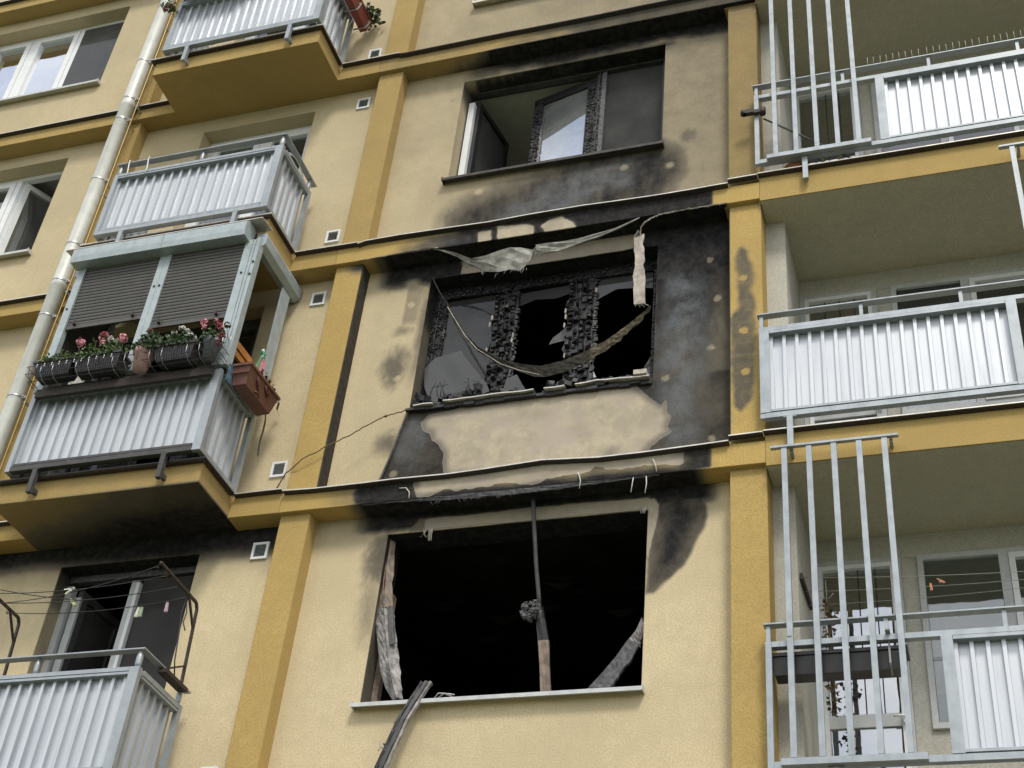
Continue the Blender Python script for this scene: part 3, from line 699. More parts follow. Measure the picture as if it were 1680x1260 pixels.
def char_cells(m, P, nu, nv, depth, skip=.0, gap=.16):
    """alligatored charcoal: separate raised lumps of uneven size; P(s,t,o) maps unit square + offset to space"""
    for i in range(nu):
        t = random.uniform(-.5, .2)/nv
        while t < 1:
            L = random.choice((.55, .8, 1., 1.3, 1.9))*random.uniform(.8, 1.2)/nv; c, d = max(t, 0), min(t+L*random.uniform(.80, .95), 1); t += L
            if random.random() < skip or d-c < .25/nv: continue
            a = (i+random.uniform(-.10, .28))/nu; b = (i+1-random.uniform(-.10, .28))/nu
            a, b = max(a, 0), min(b, 1)
            if random.random() < .12: b = min(b+.5/nu, 1)
            h = depth*random.choice((.25, .6, .9, 1.1, 1.5)); q = random.uniform(.12, .3); k = random.uniform(-.25, .25)/nv
            A = [P(a,c,0),P(b,max(c+k,0),0),P(b,min(d+k,1),0),P(a,d,0)]
            a2, b2, c2, d2 = a+(b-a)*q, b-(b-a)*q, c+(d-c)*q, d-(d-c)*q
            T = [P(a2,c2,h*random.uniform(.6,1.2)),P(b2,c2+k*.5,h*random.uniform(.6,1.2)),P(b2,d2+k*.5,h),P(a2,d2,h*random.uniform(.7,1.1))]
            m.add(A+T, [(4,5,6,7),(0,1,5,4),(1,2,6,5),(2,3,7,6),(3,0,4,7)])
def char_post(parent, x0, x1, z0, z1, y=YI, nu=7, cell=.028, depth=.014, name='mullion', line=True, skip=.03):
    m = MB(); m.box(x0, x1, y, y+.07, z0, z1)
    P = lambda s_, t, o: (x0+(x1-x0)*s_, y-o, z0+(z1-z0)*t)
    char_cells(m, P, nu, max(1, int((z1-z0)/cell)), depth, skip)
    P2 = lambda s_, t, o: (x1+o, y+.07*s_, z0+(z1-z0)*t); char_cells(m, P2, 2, max(1, int((z1-z0)/cell)), depth*.7, skip)
    o = m.build(name, 'char', parent); o['kind'] = 'stuff'
    if line:
        m = MB(); xc = x0+(x1-x0)*.45; z = z0
        while z < z1-.03:
            L = random.uniform(.08, .35); m.bar((xc, y-.016, z), (xc+random.uniform(-.002,.002), y-.016, min(z+L, z1)), .004, .006); z += L + random.uniform(.0, .06)
        m.build('seal_strip', 'char_grey', parent)
    return o
char_post(W, 2.325, 2.40, Z0+.03, Z1-.05, nu=3, cell=.03, depth=.009, name='mullion')
m = MB(); m.box(2.385, 2.43, YI-.01, YI+.05, Z0+.03, Z1-.05); m.build('mullion_cover', 'char_grey', W)
# charred sash standing ajar
ang = R_(13); wd = .735
swung_sash(W, (2.315, YI+.03), wd, Z0+.06, Z1-.06, ang, 1, 'char', 'glass_haze_sheen', .10)
d = Vector((-math.cos(ang), math.sin(ang), 0)); n_ = Vector((-d.y, d.x, 0))
for s0, s1 in ((.0, .09), (wd-.115, wd)):
    m = MB(); P = lambda s_, t, o: tuple(Vector((2.315, YI+.03, Z0+.08)) + d*(s0+(s1-s0)*s_) + Vector((0, 0, 1.33*t)) + n_*(o+.002))
    char_cells(m, P, 3, 46, .010); o = m.build('charred_stile', 'char', W); o['kind'] = 'stuff'
pane(2.43, 3.02, Z0+.055, Z1-.05, 'glass_soot', W)
# burnt-out window
Z0, Z1 = -1.70, -.185
m = MB(); P = [(.90, -1.735), (1.3, -1.745), (1.66, -1.735), (2.17, -1.73), (2.5, -1.715), (3.05, -1.735)]
P = [(x_, -1.735 + .008*math.sin(x_*5) + random.uniform(-.006,.006) + .012*(2 < x_ < 2.7)) for x_ in np.arange(.9, 3.07, .09)]
for (xa, za), (xb, zb) in zip(P[:-1], P[1:]):
    if random.random() < .16: continue
    m.bar((xa, .13, za+.016), (xb, .13, zb+.016), .008, .008, (0, 1, 0)) if 1 else None; m.bar((xa, .245, za+.018), (xb, .245, zb+.018), .24, .008, (0, 0, 1))
m.build('window_sill', 'flash', B); m = MB(); 
for i in range(24):
    xa = .91+i*.09; m.box(xa, xa+.088, .15+random.uniform(0,.02), .20, -1.752-random.uniform(0,.016), -1.731)
m.build('sill_underside', 'char', B)
room(.3, 3.7, -2.55, -.08, win_hole(-1), 'soot_room', 3.6)
W = sub('window', B, (2, YI, Z0-GZ)); W['label'] = 'burnt-out window with charred mullions and broken panes'
m = MB(); m.box(WX0, WX1, YI, YI+.08, Z1-.12, Z1); P = lambda s_, t, o: (WX0+2.15*t, YI-o, Z1-.12+.12*s_); char_cells(m, P, 4, 70, .012); o = m.build('head_rail', 'char', W); o['kind'] = 'stuff'
char_post(W, WX0, 1.05, Z0, Z1-.12, nu=5, cell=.03, name='jamb_post'); char_post(W, 1.53, 1.735, Z0, Z1-.12, nu=4, cell=.040, name='mullion', depth=.034); char_post(W, 2.235, 2.47, Z0, Z1-.12, nu=4, cell=.042, name='mullion', depth=.036)
char_post(W, 3.005, WX1, Z0, Z1-.1, nu=2, name='jamb_post', depth=.008)
m = MB(); m.box(1.05, 3.0, YI, YI+.08, Z0, Z0+.10); P = lambda s_, t, o: (1.05+1.95*t, YI-o, Z0+.10*s_); char_cells(m, P, 3, 60, .02, .1); o = m.build('bottom_rail', 'char', W); o['kind'] = 'stuff'
def shard(poly, y, mat, th=.005, name='glass_shard', tilt=0.):
    m = MB(); n = len(poly); z0 = min(p[1] for p in poly)
    vs = [(a, y+(c-z0)*tilt, c) for a, c in poly] + [(a, y+th+(c-z0)*tilt, c) for a, c in poly]
    m.add(vs, [tuple(range(n)), tuple(range(2*n-1, n-1, -1))] + [(i, n+i, n+(i+1)%n, (i+1)%n) for i in range(n)]); return m.build(name, mat, W)
shard([(1.05,-.32),(1.53,-.30),(1.53,-.55),(1.50,-.62),(1.525,-.80),(1.50,-.98),(1.535,-1.15),(1.53,-1.36),(1.28,-1.02),(1.05,-1.08)], YI+.03, 'glass_film', name='pane')
shard([(.95,-1.16),(1.03,-1.05),(1.28,-1.0),(1.31,-1.07),(1.56,-1.42),(1.60,-1.52),(1.42,-1.60),(1.2,-1.66),(1.05,-1.55),(.97,-1.36)], YI-.06, 'glass_pale', tilt=.02)
shard([(1.53,-1.36),(1.56,-1.40),(1.50,-1.42)], YI+.02, 'peeled'); shard([(1.735,-.34),(2.235,-.32),(2.235,-.42),(2.1,-.46),(1.9,-.44),(1.735,-.50)], YI+.03, 'char')
shard([(2.47,-.30),(2.99,-.28),(2.99,-.50),(2.86,-.47),(2.66,-.45),(2.53,-.52),(2.47,-.56)], YI+.03, 'glass_soot', name='pane')
shard([(2.235,-.80),(2.235,-.97),(2.16,-.985),(2.07,-1.0),(2.10,-.93),(2.17,-.87)], YI+.03, 'char_grey'); shard([(2.5,-1.58),(2.47,-1.3),(2.53,-1.45),(2.56,-1.58)], YI+.03, 'glass_smoke')
shard([(1.72,-1.60),(1.74,-1.40),(1.83,-1.36),(1.90,-1.50),(1.96,-1.60)], YI-.07, 'glass_pale', tilt=.1); shard([(2.18,-1.60),(2.2,-1.50),(2.35,-1.42),(2.33,-1.58)], YI-.05, 'glass_pale', tilt=.1)
shard([(2.78,-1.6),(2.9,-1.5),(2.995,-1.3),(3.0,-1.6)], YI+.02, 'glass_soot')
for xx, sg in ((1.53,-1),(1.737,1),(2.233,-1),(2.472,1)):
    for i in range(9):
        zz = random.uniform(-1.5,-.5); L_ = random.uniform(.03,.09)
        shard([(xx,zz),(xx,zz-L_*1.6),(xx+sg*L_*.45,zz-L_*.7),(xx+sg*L_*.25,zz-L_*.2)], YI+.02, random.choice(('glass_soot','glass_film','char')))
for zz, xx in ((-.62,1.515),(-.70,1.50),(-1.0,1.50),(-.86,1.735),(-.92,1.73),(-.66,2.21),(-.73,2.215),(-.83,2.21),(-1.18,2.235),(-.46,2.48)):
    shard([(xx-.008,zz-.02),(xx+.006,zz-.035),(xx+.012,zz+.012),(xx-.004,zz+.03)], YI-.012, 'peeled', .01)
# gutted window, no frame left
Z0, Z1 = -4.5, -2.985
sill(WX0-.03, WX1+.02, Z0, 'pvc_grey'); room(.3, 3.7, -5.35, -2.88, win_hole(-2), 'soot_room', 3.6)
m = MB()
for i in range(22):      # baked-on crust hanging from the ceiling inside
    x = random.uniform(.7, 3.3); y = random.uniform(1.2, 3.4); s_ = random.uniform(.06, .22)
    m.add([(x-s_, y-s_*.5, -2.89), (x+s_, y-s_*.4, -2.89), (x+s_*.8, y+s_*.5, -2.89), (x-s_*.9, y+s_*.4, -2.89), (x, y, -2.885-random.uniform(.02, .07))], [(0,1,4),(1,2,4),(2,3,4),(3,0,4)])
m.build('ceiling_crust', 'char', B)['kind'] = 'stuff'
# doors behind the small balconies
def balcony_door(k, roomm, frame='pvc', glassm='glass', opened=True, DX0=DX0):
    z0, z1 = 2.8*k+.2, 2.8*k+2.60
    W = sub('balcony_door', B, (-1.46, YI, z0-GZ))
    m = MB(); frame_rect(m, DX0, DX1, z0, z1, .06); m.box(-1.49, -1.42, YI, YI+.07, z0+.06, z1-.06); m.build('frame', frame, W)
    if opened: swung_sash(W, (DX0+.062, YI+.06), .58, z0+.07, z1-.07, R_(58), -1, frame, 'glass_smoke')
    else: sash(W, DX0+.064, -1.494, z0+.064, z1-.064, frame); pane(DX0+.12, -1.55, z0+.13, z1-.13, glassm, W)
    sash(W, -1.416, DX1-.064, z0+.064, z1-.064, frame); pane(-1.35, DX1-.13, z0+.13, z1-.13, glassm, W)
    room(-2.85, -.1, 2.8*k+.19, 2.8*k+2.72, (DX0, DX1, z0, z1), roomm)
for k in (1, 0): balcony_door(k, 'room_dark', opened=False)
balcony_door(-1, 'soot_room', frame='char_grey', opened=True, DX0=-2.66)  # soot and char colours stand in for the dark of an unlit room
# burnt flat's balcony door
z0, z1 = -5.4, -3.0
W = sub('balcony_door', B, (-1.46, YI, z0-GZ)); W['label'] = 'open balcony door to a blackened room'
m = MB(); m.box(DX0, DX0+.055, YI-.01, YI+.07, z0, z1-.1); m.box(-1.492, -1.425, YI-.01, YI+.07, z0, z1-.10); m.build('frame', 'pvc_grey', W)
m = MB(); m.box(DX0, DX1, YI, YI+.07, z1-.06, z1); m.build('frame_head', 'char_grey', W)
m = MB(); m.box(-1.437, -1.405, YI-.02, YI+.05, z0, z1-.13); m.build('meeting_stile', 'pvc', W)
swung_sash(W, (DX0+.09, YI+.05), .60, z0+.05, z1-.12, R_(86), -1, 'galv_soot', 'glass_soot', .08)
m = MB(); m.box(DX0+.085, DX0+.150, YI+.02, YI+.048, z0+.05, z1-.2); m.build('sash_stile', 'pvc_grey', W)
m = MB(); m.box(-1.40, DX1, YI+.02, YI+.028, z0+.05, z1-.08); m.build('pane', 'glass_soot', W)
room(-2.8, -.1, -5.41, -2.88, (DX0, DX1, z0, z1), 'soot_room')
balcony_door(-3, 'room_dark', opened=False); balcony_door(2, 'room_dark', opened=False)

# loggia back fronts: door, window, window
def loggia_front(k):
    zf = 2.8*k+.26; zc = 2.8*(k+1)-.03; top = zc-.215
    m = MB(); y = LB
    m.grid((4.18, y, top+.003), (3.48, 0, 0), (0, 0, zc-top-.003), 2)
    # casing wall pieces between the openings, parapet below the windows
    m.grid((4.86, y, zf), (.12, 0, 0), (0, 0, top-zf), 2); m.grid((4.98, y, zf), (2.68, 0, 0), (0, 0, .86), 2); m.grid((7.0, y, zf), (.66, 0, 0), (0, 0, top-zf), 2)
    m.build('loggia_back_wall', 'white_render', B)
    W = sub('loggia_door', B, (4.5, y, zf-GZ))
    m = MB(); frame_rect(m, 4.182, 4.858, zf, top, .045, y-.03, y+.06); m.box(4.23, 4.81, y-.02, y+.05, zf+.62+.28, zf+.72+.28); m.build('frame', 'pvc_grey', W)
    m = MB(); frame_rect(m, 4.228, 4.812, zf+.046, top-.046, .035, y-.045, y+.03); m.build('sash', 'pvc', W)
    pane(4.262, 4.778, zf+1.003, top-.08, 'glass_strong', W, y); pane(4.262, 4.778, zf+.08, zf+.897, 'glass_strong', W, y)
    m = MB(); m.box(4.79, 4.82, y-.085, y-.045, zf+.90, zf+.97); m.tube([(4.80, y-.06, zf+.94), (4.80, y-.10, zf+.94), (4.72, y-.10, zf+.94)], .009, 6); m.build('handle', 'pvc', W)
    m = MB()
    for xx in (4.40, 4.53, 4.66): m.box(xx-.004, xx+.004, y-.012, y-.004, zf+1.003, top-.08)
    m.build('bar_reflection', 'char', W)  # dark strips standing in for grille bars reflected in the glass
    W = sub('loggia_window', B, (5.9, y, zf-GZ+.86))
    m = MB(); frame_rect(m, 4.982, 6.998, zf+.86, top, .045, y-.03, y+.06); m.box(5.575, 5.645, y-.03, y+.06, zf+.905, top-.045); m.box(6.29, 6.36, y-.03, y+.06, zf+.905, top-.045); m.build('frame', 'pvc_grey', W)
    for a_, b_, s_ in ((5.03, 5.572, 0), (5.648, 6.287, 1), (6.363, 6.95, 0)):
        if s_: m = MB(); frame_rect(m, a_, b_, zf+.908, top-.048, .045, y-.045, y+.03); m.build('sash', 'pvc', W)
        q = .045 if s_ else .0
        pane(a_+q, b_-q, zf+.908+q, top-.048-q, 'glass', W, y)
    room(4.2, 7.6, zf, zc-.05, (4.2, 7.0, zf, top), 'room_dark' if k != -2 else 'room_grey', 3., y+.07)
for k in (1, 0, -1, -2): loggia_front(k)

# ================================================================== RAILINGS
def corrugated(m, o, du, up, length, height, nrm, pitch=.1, depth=.030, offs=.0):
    """trapezoidal sheet: ribs stand proud along nrm"""
    o, du, up, nrm = Vector(o), Vector(du), Vector(up), Vector(nrm); prof = []; x = -pitch+offs
    while x < length+pitch:
        for a, h in ((0, 0), (.060, 0), (.064, depth), (.090, depth), (.094, 0)): prof.append((x+a*pitch/.1, h))
        x += pitch
    prof = [(a, h) for a, h in prof if 0 <= a <= length]; prof = [(0, prof[0][1])]+prof+[(length, prof[-1][1])]
    vs = []
    for zz in (0, height):
        for a, h in prof: vs.append(o + du*a + nrm*h + up*zz)
    n = len(prof); m.add(vs, [(i, i+1, n+i+1, n+i) for i in range(n-1)])
    m.add([v - nrm*.0015 for v in vs], [(i, n+i, n+i+1, i+1) for i in range(n-1)])
RX0, RX1, RYF, RYW = -2.34, -.468, -.64, .03
def side_railing(z0, handrail=True):
    t = thing('balcony_railing', 'x', 'railing', (-1.4, -.64, z0+.2), 'corrugated railings of the small balconies')
    b, tp = z0+.255, z0+1.10
    m = MB()   # front frame
    m.box(RX0+.047, RX1-.083, RYF, RYF+.075, tp-.032, tp); m.box(RX0+.047, RX1-.083, RYF+.004, RYF+.070, tp-.056, tp-.036)
    m.box(RX0, RX0+.045, RYF, RYF+.045, b, tp); m.box(RX1-.08, RX1, RYF, RYF+.045, b, tp); m.build('front_frame', 'galv', t)
    m = MB(); m.box(RX0+.047, RX1-.083, RYF, RYF+.055, b, b+.045); m.box(RX0+.06, RX1-.09, RYF+.003, RYF+.03, b+.052, b+.075)
    m.box(RX0+.6, RX0+.63, RYF+.001, RYF+.03, b+.045, b+.06); m.box(RX0+1.2, RX0+1.23, RYF+.001, RYF+.03, b+.045, b+.06); m.build('bottom_rail', 'galv', t)
    m = MB(); corrugated(m, (RX0+.045, RYF+.068, b+.02), (1,0,0), (0,0,1), RX1-RX0-.125, tp-b-.06, (0,-1,0), offs=.03); m.build('corrugated_panel', 'panel', t)
    m = MB()   # right side frame
    m.box(RX1-.070, RX1, RYF+.077, RYW-.05, tp-.04, tp); m.box(RX1-.065, RX1-.004, RYF+.078, RYW-.05, tp-.064, tp-.044); m.box(RX1-.045, RX1, RYW-.045, RYW, b, tp); m.box(RX1-.045, RX1, RYF+.047, RYW-.05, b, b+.04); m.build('side_frame', 'galv', t)
    m = MB(); corrugated(m, (RX1-.064, RYF+.05, b+.02), (0,1,0), (0,0,1), RYW-RYF-.10, tp-b-.06, (1,0,0), .098, offs=.02); m.build('corrugated_panel', 'panel', t)
    m = MB(); m.box(RX0, RX0+.045, RYF+.047, RYW, tp-.04, tp); m.box(RX0, RX0+.045, RYW-.045, RYW, b, tp-.044); m.box(RX0, RX0+.045, RYF+.047, RYW-.05, b, b+.04); m.build('side_frame', 'galv', t)
    m = MB(); corrugated(m, (RX0+.064, RYF+.05, b+.02), (0,1,0), (0,0,1), RYW-RYF-.10, tp-b-.06, (-1,0,0), .098, offs=.02); m.build('corrugated_panel', 'panel', t)
    for x in (-2.03, -.80):
        m = MB(); m.box(x-.022, x+.022, RYF+.001, RYF+.043, z0+.02, b-.002); m.box(x-.04, x+.04, RYF+.003, RYF+.04, b-.008, b-.0025); m.box(x-.016, x+.016, RYF+.046, -.535, z0+.05, z0+.09); m.build('bracket', 'galv', t)
    if handrail:
        hz = z0+1.235; m = MB()
        m.box(RX0-.01, RX1+.012, RYF-.012, RYF+.055, hz, hz+.010); m.box(RX1-.05, RX1+.012, RYF+.057, RYW+.05, hz, hz+.010); m.box(RX0-.01, RX0+.05, RYF+.057, RYW+.05, hz, hz+.010); m.build('handrail', 'galv', t)
        for x, y, s in ((RX0+.03, RYF+.024, 1), (-1.38, RYF+.024, 1), (RX1-.035, RYF+.024, 1.25), (RX1-.022, -.02, 1), (RX0+.03, -.02, 1)):
            m = MB(); m.tube([(x, y, tp-.002), (x, y, tp+.03), (x, y, tp+.08), (x, y, hz+.001)], [.016*s, .021*s, .021*s, .014*s], 8); m.build('handrail_support', 'galv', t)
    return t
r0 = side_railing(0.0); index_kids()
r0['label'] = 'corrugated balcony railing with a white cable coil behind it, above the roller-shutter enclosure'
r1 = copy_tree(r0, 2.8); r1['label'] = 'topmost corrugated balcony railing, cut off by the upper edge, red flower box on its side'
r3 = copy_tree(r0, -5.6); r3['label'] = 'lowest corrugated balcony railing, under the clothes drying lines'
rc = side_railing(-2.8, False); rc['label'] = 'corrugated railing below the hanging flower boxes, with a sooted black bottom rail'
for o in rc.children:
    if o.name.split('.')[0] in ('bottom_rail', 'bracket'): o.data.materials[0] = MT['galv_soot']

# loggia railings -------------------------------------------------------------
LY = -.07
def loggia_railing(z0, panels, ppost, label, x0=3.992, x1=7.62):
    t = thing('loggia_railing', label, 'railing', (5.8, LY, z0+.26), 'loggia railings on the right'); b, tp, hz = z0+.36, z0+1.265, z0+1.392
    m = MB(); m.box(x0+.042, x1-.042, LY, LY+.055, tp-.04, tp); m.build('top_rail', 'galv', t)
    m = MB(); m.box(x0+.042, x1-.042, LY-.002, LY+.05, b, b+.045); m.build('bottom_rail', 'galv', t)
    m = MB(); m.box(x0-.012, x1+.012, LY-.012, LY+.055, hz, hz+.011); m.build('handrail', 'galv', t)
    for x in (x0, x1-.04): m = MB(); m.box(x, x+.04, LY, LY+.04, b, tp); m.build('post', 'galv', t)
    x = x0+.02
    for x in (x0+.02, x0+.80, x0+1.55, x0+2.3, x0+3.1): m = MB(); m.box(x-.014, x+.014, LY+.006, LY+.034, tp+.001, hz-.001); m.build('handrail_support', 'galv', t)
    for a, c in panels:
        m = MB(); m.box(a, a+.075, LY-.006, LY+.045, b+.048, tp-.043); m.box(c-.075, c, LY-.006, LY+.045, b+.048, tp-.043)
        m.box(a+.078, c-.078, LY-.004, LY+.06, tp-.070, tp-.045); m.box(a+.078, c-.078, LY-.004, LY+.03, b+.055, b+.075); m.build('panel_frame', 'galv', t)
        m = MB(); corrugated(m, (a+.07, LY+.064, b+.05), (1,0,0), (0,0,1), c-a-.14, tp-b-.10, (0,-1,0), offs=.04); m.build('corrugated_panel', 'panel', t)
    for x in ppost: m = MB(); m.box(x-.022, x+.022, LY-.004, LY+.038, z0+.09, b-.003); m.box(x-.05, x+.05, LY, LY+.036, b-.009, b-.0035); m.box(x-.014, x+.014, LY+.036, -.001, z0+.13, z0+.17); m.build('bracket', 'galv', t)
    return t
loggia_railing(0, [(5.07, 7.0)], (4.42, 6.6), 'upper loggia railing topped with bird spikes, one corrugated panel beside open bars')
loggia_railing(-2.8, [(3.996, 5.93)], (4.21, 6.4), 'middle loggia railing with the long corrugated panel starting at the sooted pilaster')
loggia_railing(-5.6, [(5.13, 7.0)], (4.42, 6.6), 'lowest loggia railing, with a black trough hung behind its open bars')
def grille(z0, xs, label, bottom=True):
    t = thing('security_grille', label, 'grille', (sum(xs)/len(xs), LY, z0+.4), 'vertical bar grilles in front of the loggias')
    for x in xs: m = MB(); m.box(x-.02, x+.02, LY-.045, LY-.008, z0+.41, z0+2.8+.045); m.build('bar', 'galv', t)
    a, c = xs[0]-.1, xs[-1]+.1
    m = MB(); m.box(a, c, LY-.05, LY-.004, z0+2.8+.048, z0+2.8+.056); m.box(a, c, LY-.052, LY-.046, z0+2.8+.038, z0+2.8+.0565); m.build('top_rail', 'galv', t)
    m = MB(); m.box(a+.02, c, LY-.05, LY-.006, z0+.36, z0+.405); m.build('bottom_rail', 'galv', t)
    for x in (xs[0]+.05, xs[-1]+.045): m = MB(); m.box(x-.012, x+.012, LY-.003, -.001, z0+2.8+.012, z0+2.8+.046); m.build('wall_stub', 'galv', t)
grille(0, [4.18+.178*i for i in range(5)], 'five-bar grille on the upper loggia, running out of the top of the picture')
grille(-5.6, [4.165+.18*i for i in range(5)], 'five-bar grille on the lowest loggia, its flat top rail fixed to the ledge')
grille(-2.8, [6.095+.18*i for i in range(5)], 'grille at the right edge, only its leftmost bar in view above the middle loggia railing')
def spike_strip(x0, n, label):
    m = MB(); z = 1.404
    m.box(x0, x0+.056*n, LY+.005, LY+.03, z, z+.003)
    for i in range(n): m.tube([(x0+.02+.056*i, LY+.017, z+.002), (x0+.02+.056*i+random.uniform(-.004,.004), LY+.012, z+.125)], .0028, 4)
    tag(m.build('bird_spike_strip', 'palewire', None, (x0, LY, z)), label, 'bird spikes', 'bird spikes on the handrail')
for i, lab in enumerate(('first strip of bird spikes right of the grille bars on the upper handrail', 'second strip of bird spikes along the upper handrail', 'third strip of bird spikes, running to the right edge of the picture')): spike_strip(5.0+.52*i, 9, lab)

# ================================================================== DOWNPIPE AND CONDUCTOR
PX = -3.035; PY = -.105
t = thing('downpipe', 'long pale grey rainwater downpipe with clamps down the left of the facade', 'downpipe', (PX, PY, GZ))
def piece(z0, z1, x=PX):
    m = MB(); m.tube([(x, PY, z0), (x, PY, z1-.06), (x, PY, z1-.055), (x, PY, z1)], [.078, .078, .083, .083], 24, False); m.build('pipe_length', 'pipe', t)
for a, b in ((GZ, -6), (-6, -3.2), (-3.2, .22), (.22, 2.95), (2.95, 6.0), (6.0, 8.6)): piece(a, b, PX - .03*ss(np.array([-(a+b)/2]), -1, 1)[0]*0)
for z in (-3.9, -2.2, -1.245, -.23, .24, .75, 1.705, 2.67, 3.02, 3.67, 4.67, 5.6):
    m = MB(); m.tube([(PX, PY, z-.009), (PX, PY, z+.009)], .0845, 24, False); m.box(PX+.07, PX+.12, PY-.012, PY+.012, z-.012, z+.012); m.bar((PX+.10, PY+.01, z), (PX+.06, .05, z), .012); m.tube([(PX+.10, PY-.03, z), (PX+.10, PY+.02, z)], .007, 6); m.build('clamp', 'steel', t)
m = MB(); pts = [(-2.912+.003*math.sin(z*2), -.10, z) for z in np.arange(GZ, 8.5, .5)]; m.tube(pts, .0055, 6)
t = thing('lightning_conductor', 'thin brass-coloured conductor wire running down beside the downpipe', 'wire', (-2.912, -.10, GZ)); m.build('conductor', 'brasswire', t)
for z in np.arange(-4.1, 6, 1.4): m = MB(); m.box(-2.922, -2.902, -.107, .05, z-.008, z+.008); m.build('clip', 'steel', t)

# ================================================================== SHUTTER ENCLOSURE
t = thing('balcony_enclosure', 'grey-blue balcony enclosure with two half-lowered roller shutters above the flower boxes', 'enclosure', (-1.4, -.64, -1.70))
EY = -.655
m = MB(); m.box(-2.335, -2.25, EY, EY+.05, -1.70, -.19); m.box(-2.262, -2.25, EY-.008, EY-.001, -1.6, -.2); m.build('post', 'encl', t)
m = MB(); m.box(-1.452, -1.395, EY, EY+.05, -1.60, -.19); m.box(-1.392, -1.333, EY, EY+.05, -1.60, -.19); m.build('post', 'encl', t)
m = MB(); m.box(-.572, -.497, EY, EY+.05, -1.66, -.19); m.box(-.494, -.470, EY+.006, EY+.05, -1.66, -.19); m.box(-.467, -.43, EY+.012, EY+.09, -1.66, -.16); m.build('post', 'encl', t)
m = MB(); m.box(-.47, -.43, -.045, .05, -1.70, -.30); m.box(-.445, -.428, -.10, -.047, -1.70, -.3); m.build('post', 'encl', t)
m = MB(); m.box(-2.335, -2.29, -.02, .03, -1.70, -.20); m.build('post', 'encl', t)
m = MB()
for i in range(36): m.box(-2.325+(i % 2)*.004, -2.31, -.60, -.025, -1.66+i*.04, -1.66+i*.04+.037)
m.build('side_shutter_blocker', 'shutter', t)['kind'] = 'stuff'  # unseen closed side, added to keep daylight out of the enclosure
for x, z in ((-2.305, -.72), (-1.418, -.60), (-1.365, -.60), (-.53, -.60), (-.448, -.62), (-.445, -.47)):
    m = MB(); y = EY-.004 if x < -.46 else EY+.006; m.tube([(x, y+.006, z), (x, y-.004, z)], .011, 8); m.build('bolt', 'darksteel', t)
octo = [(-.095, -.10), (.02, -.10), (.07, -.06), (.07, .07), (.03, .10), (-.06, .10), (-.105, .06), (-.105, -.04)]
m = MB(); m.prism([(a, b) for a, b in octo], (-2.37, EY-.01, -.115), (-1.397, EY-.01, -.115), ((0,1,0), (0,0,1))); m.prism(octo, (-1.394, EY-.01, -.115), (-.535, EY-.01, -.115), ((0,1,0), (0,0,1))); m.build('shutter_box', 'encl', t)
octs = [(-.06, -.085), (.0, -.095), (.055, -.06), (.065, .03), (.04, .08), (-.05, .085)]
m = MB(); m.prism(octs, (-.455, -.60, -.155), (-.455, .175, -.155), ((1,0,0), (0,0,1))); m.build('shutter_box', 'encl', t)
m = MB(); m.prism(octs, (-2.36, -.60, -.155), (-2.36, .12, -.155), ((1,0,0), (0,0,1))); m.build('shutter_box', 'encl', t)
m = MB(); m.add([(-2.50,-.74,.0),(-.405,-.74,.0),(-.405,.10,.028),(-2.50,.10,.028),(-2.50,-.74,.008),(-.405,-.74,.008),(-.405,.10,.036),(-2.50,.10,.036)][:8], [(0,3,2,1),(4,5,6,7),(0,1,5,4),(1,2,6,5),(2,3,7,6),(3,0,4,7)])
for v_ in range(len(m.v)):      # the roof sheet tucks under the slab above
    a, b_, c = m.v[v_]; m.v[v_] = (a, min(b_, -.535), c - .012)
m.build('roof_sheet', 'flash', t)
m = MB(); m.box(-2.25, -.572, EY, EY+.05, -1.72, -1.66); m.box(-2.25, -.572, EY-.004, EY+.03, -1.765, -1.725); m.build('sill_rail', 'galv_soot', t)
def roller(x0, x1, zb, label):
    s = sub('roller_shutter', t, ((x0+x1)/2+1.4, 0, .5)); pitch = .0405; z = zb+.045
    c = (x0+x1)/2; base = None; L = x1-x0; i = 0
    while z < -.16:
        if base is None:
            m = MB(); prof = [(.0, 0), (-.006, .004), (-.0095, .018), (-.006, .033), (.0, .0375), (.006, .0375), (.006, 0)]
            m.prism(prof, (x0, EY+.018, z), (x1, EY+.018, z), ((0,1,0), (0,0,1))); base = m.build('slat', 'shutter', s)
        else:
            o = base.copy(); COL.objects.link(o); o.parent = s; o.location = (random.uniform(-.001,.001), 0, pitch*i); o.rotation_euler = (0, random.uniform(-.0015, .0015), 0)
        z += pitch; i += 1
    m = MB(); m.box(x0, x1, EY+.008, EY+.026, zb, zb+.043); m.build('bottom_bar', 'shutter', s)
    for x in (x0+.09, x1-.09): m = MB(); m.box(x-.012, x+.012, EY-.022, EY+.007, zb+.035, zb+.05); m.box(x-.011, x+.011, EY-.022, EY-.014, zb+.05, zb+.075); m.build('stop', 'darksteel', s)
roller(-2.246, -1.456, -.975, ''); roller(-1.329, -.576, -1.115, '')
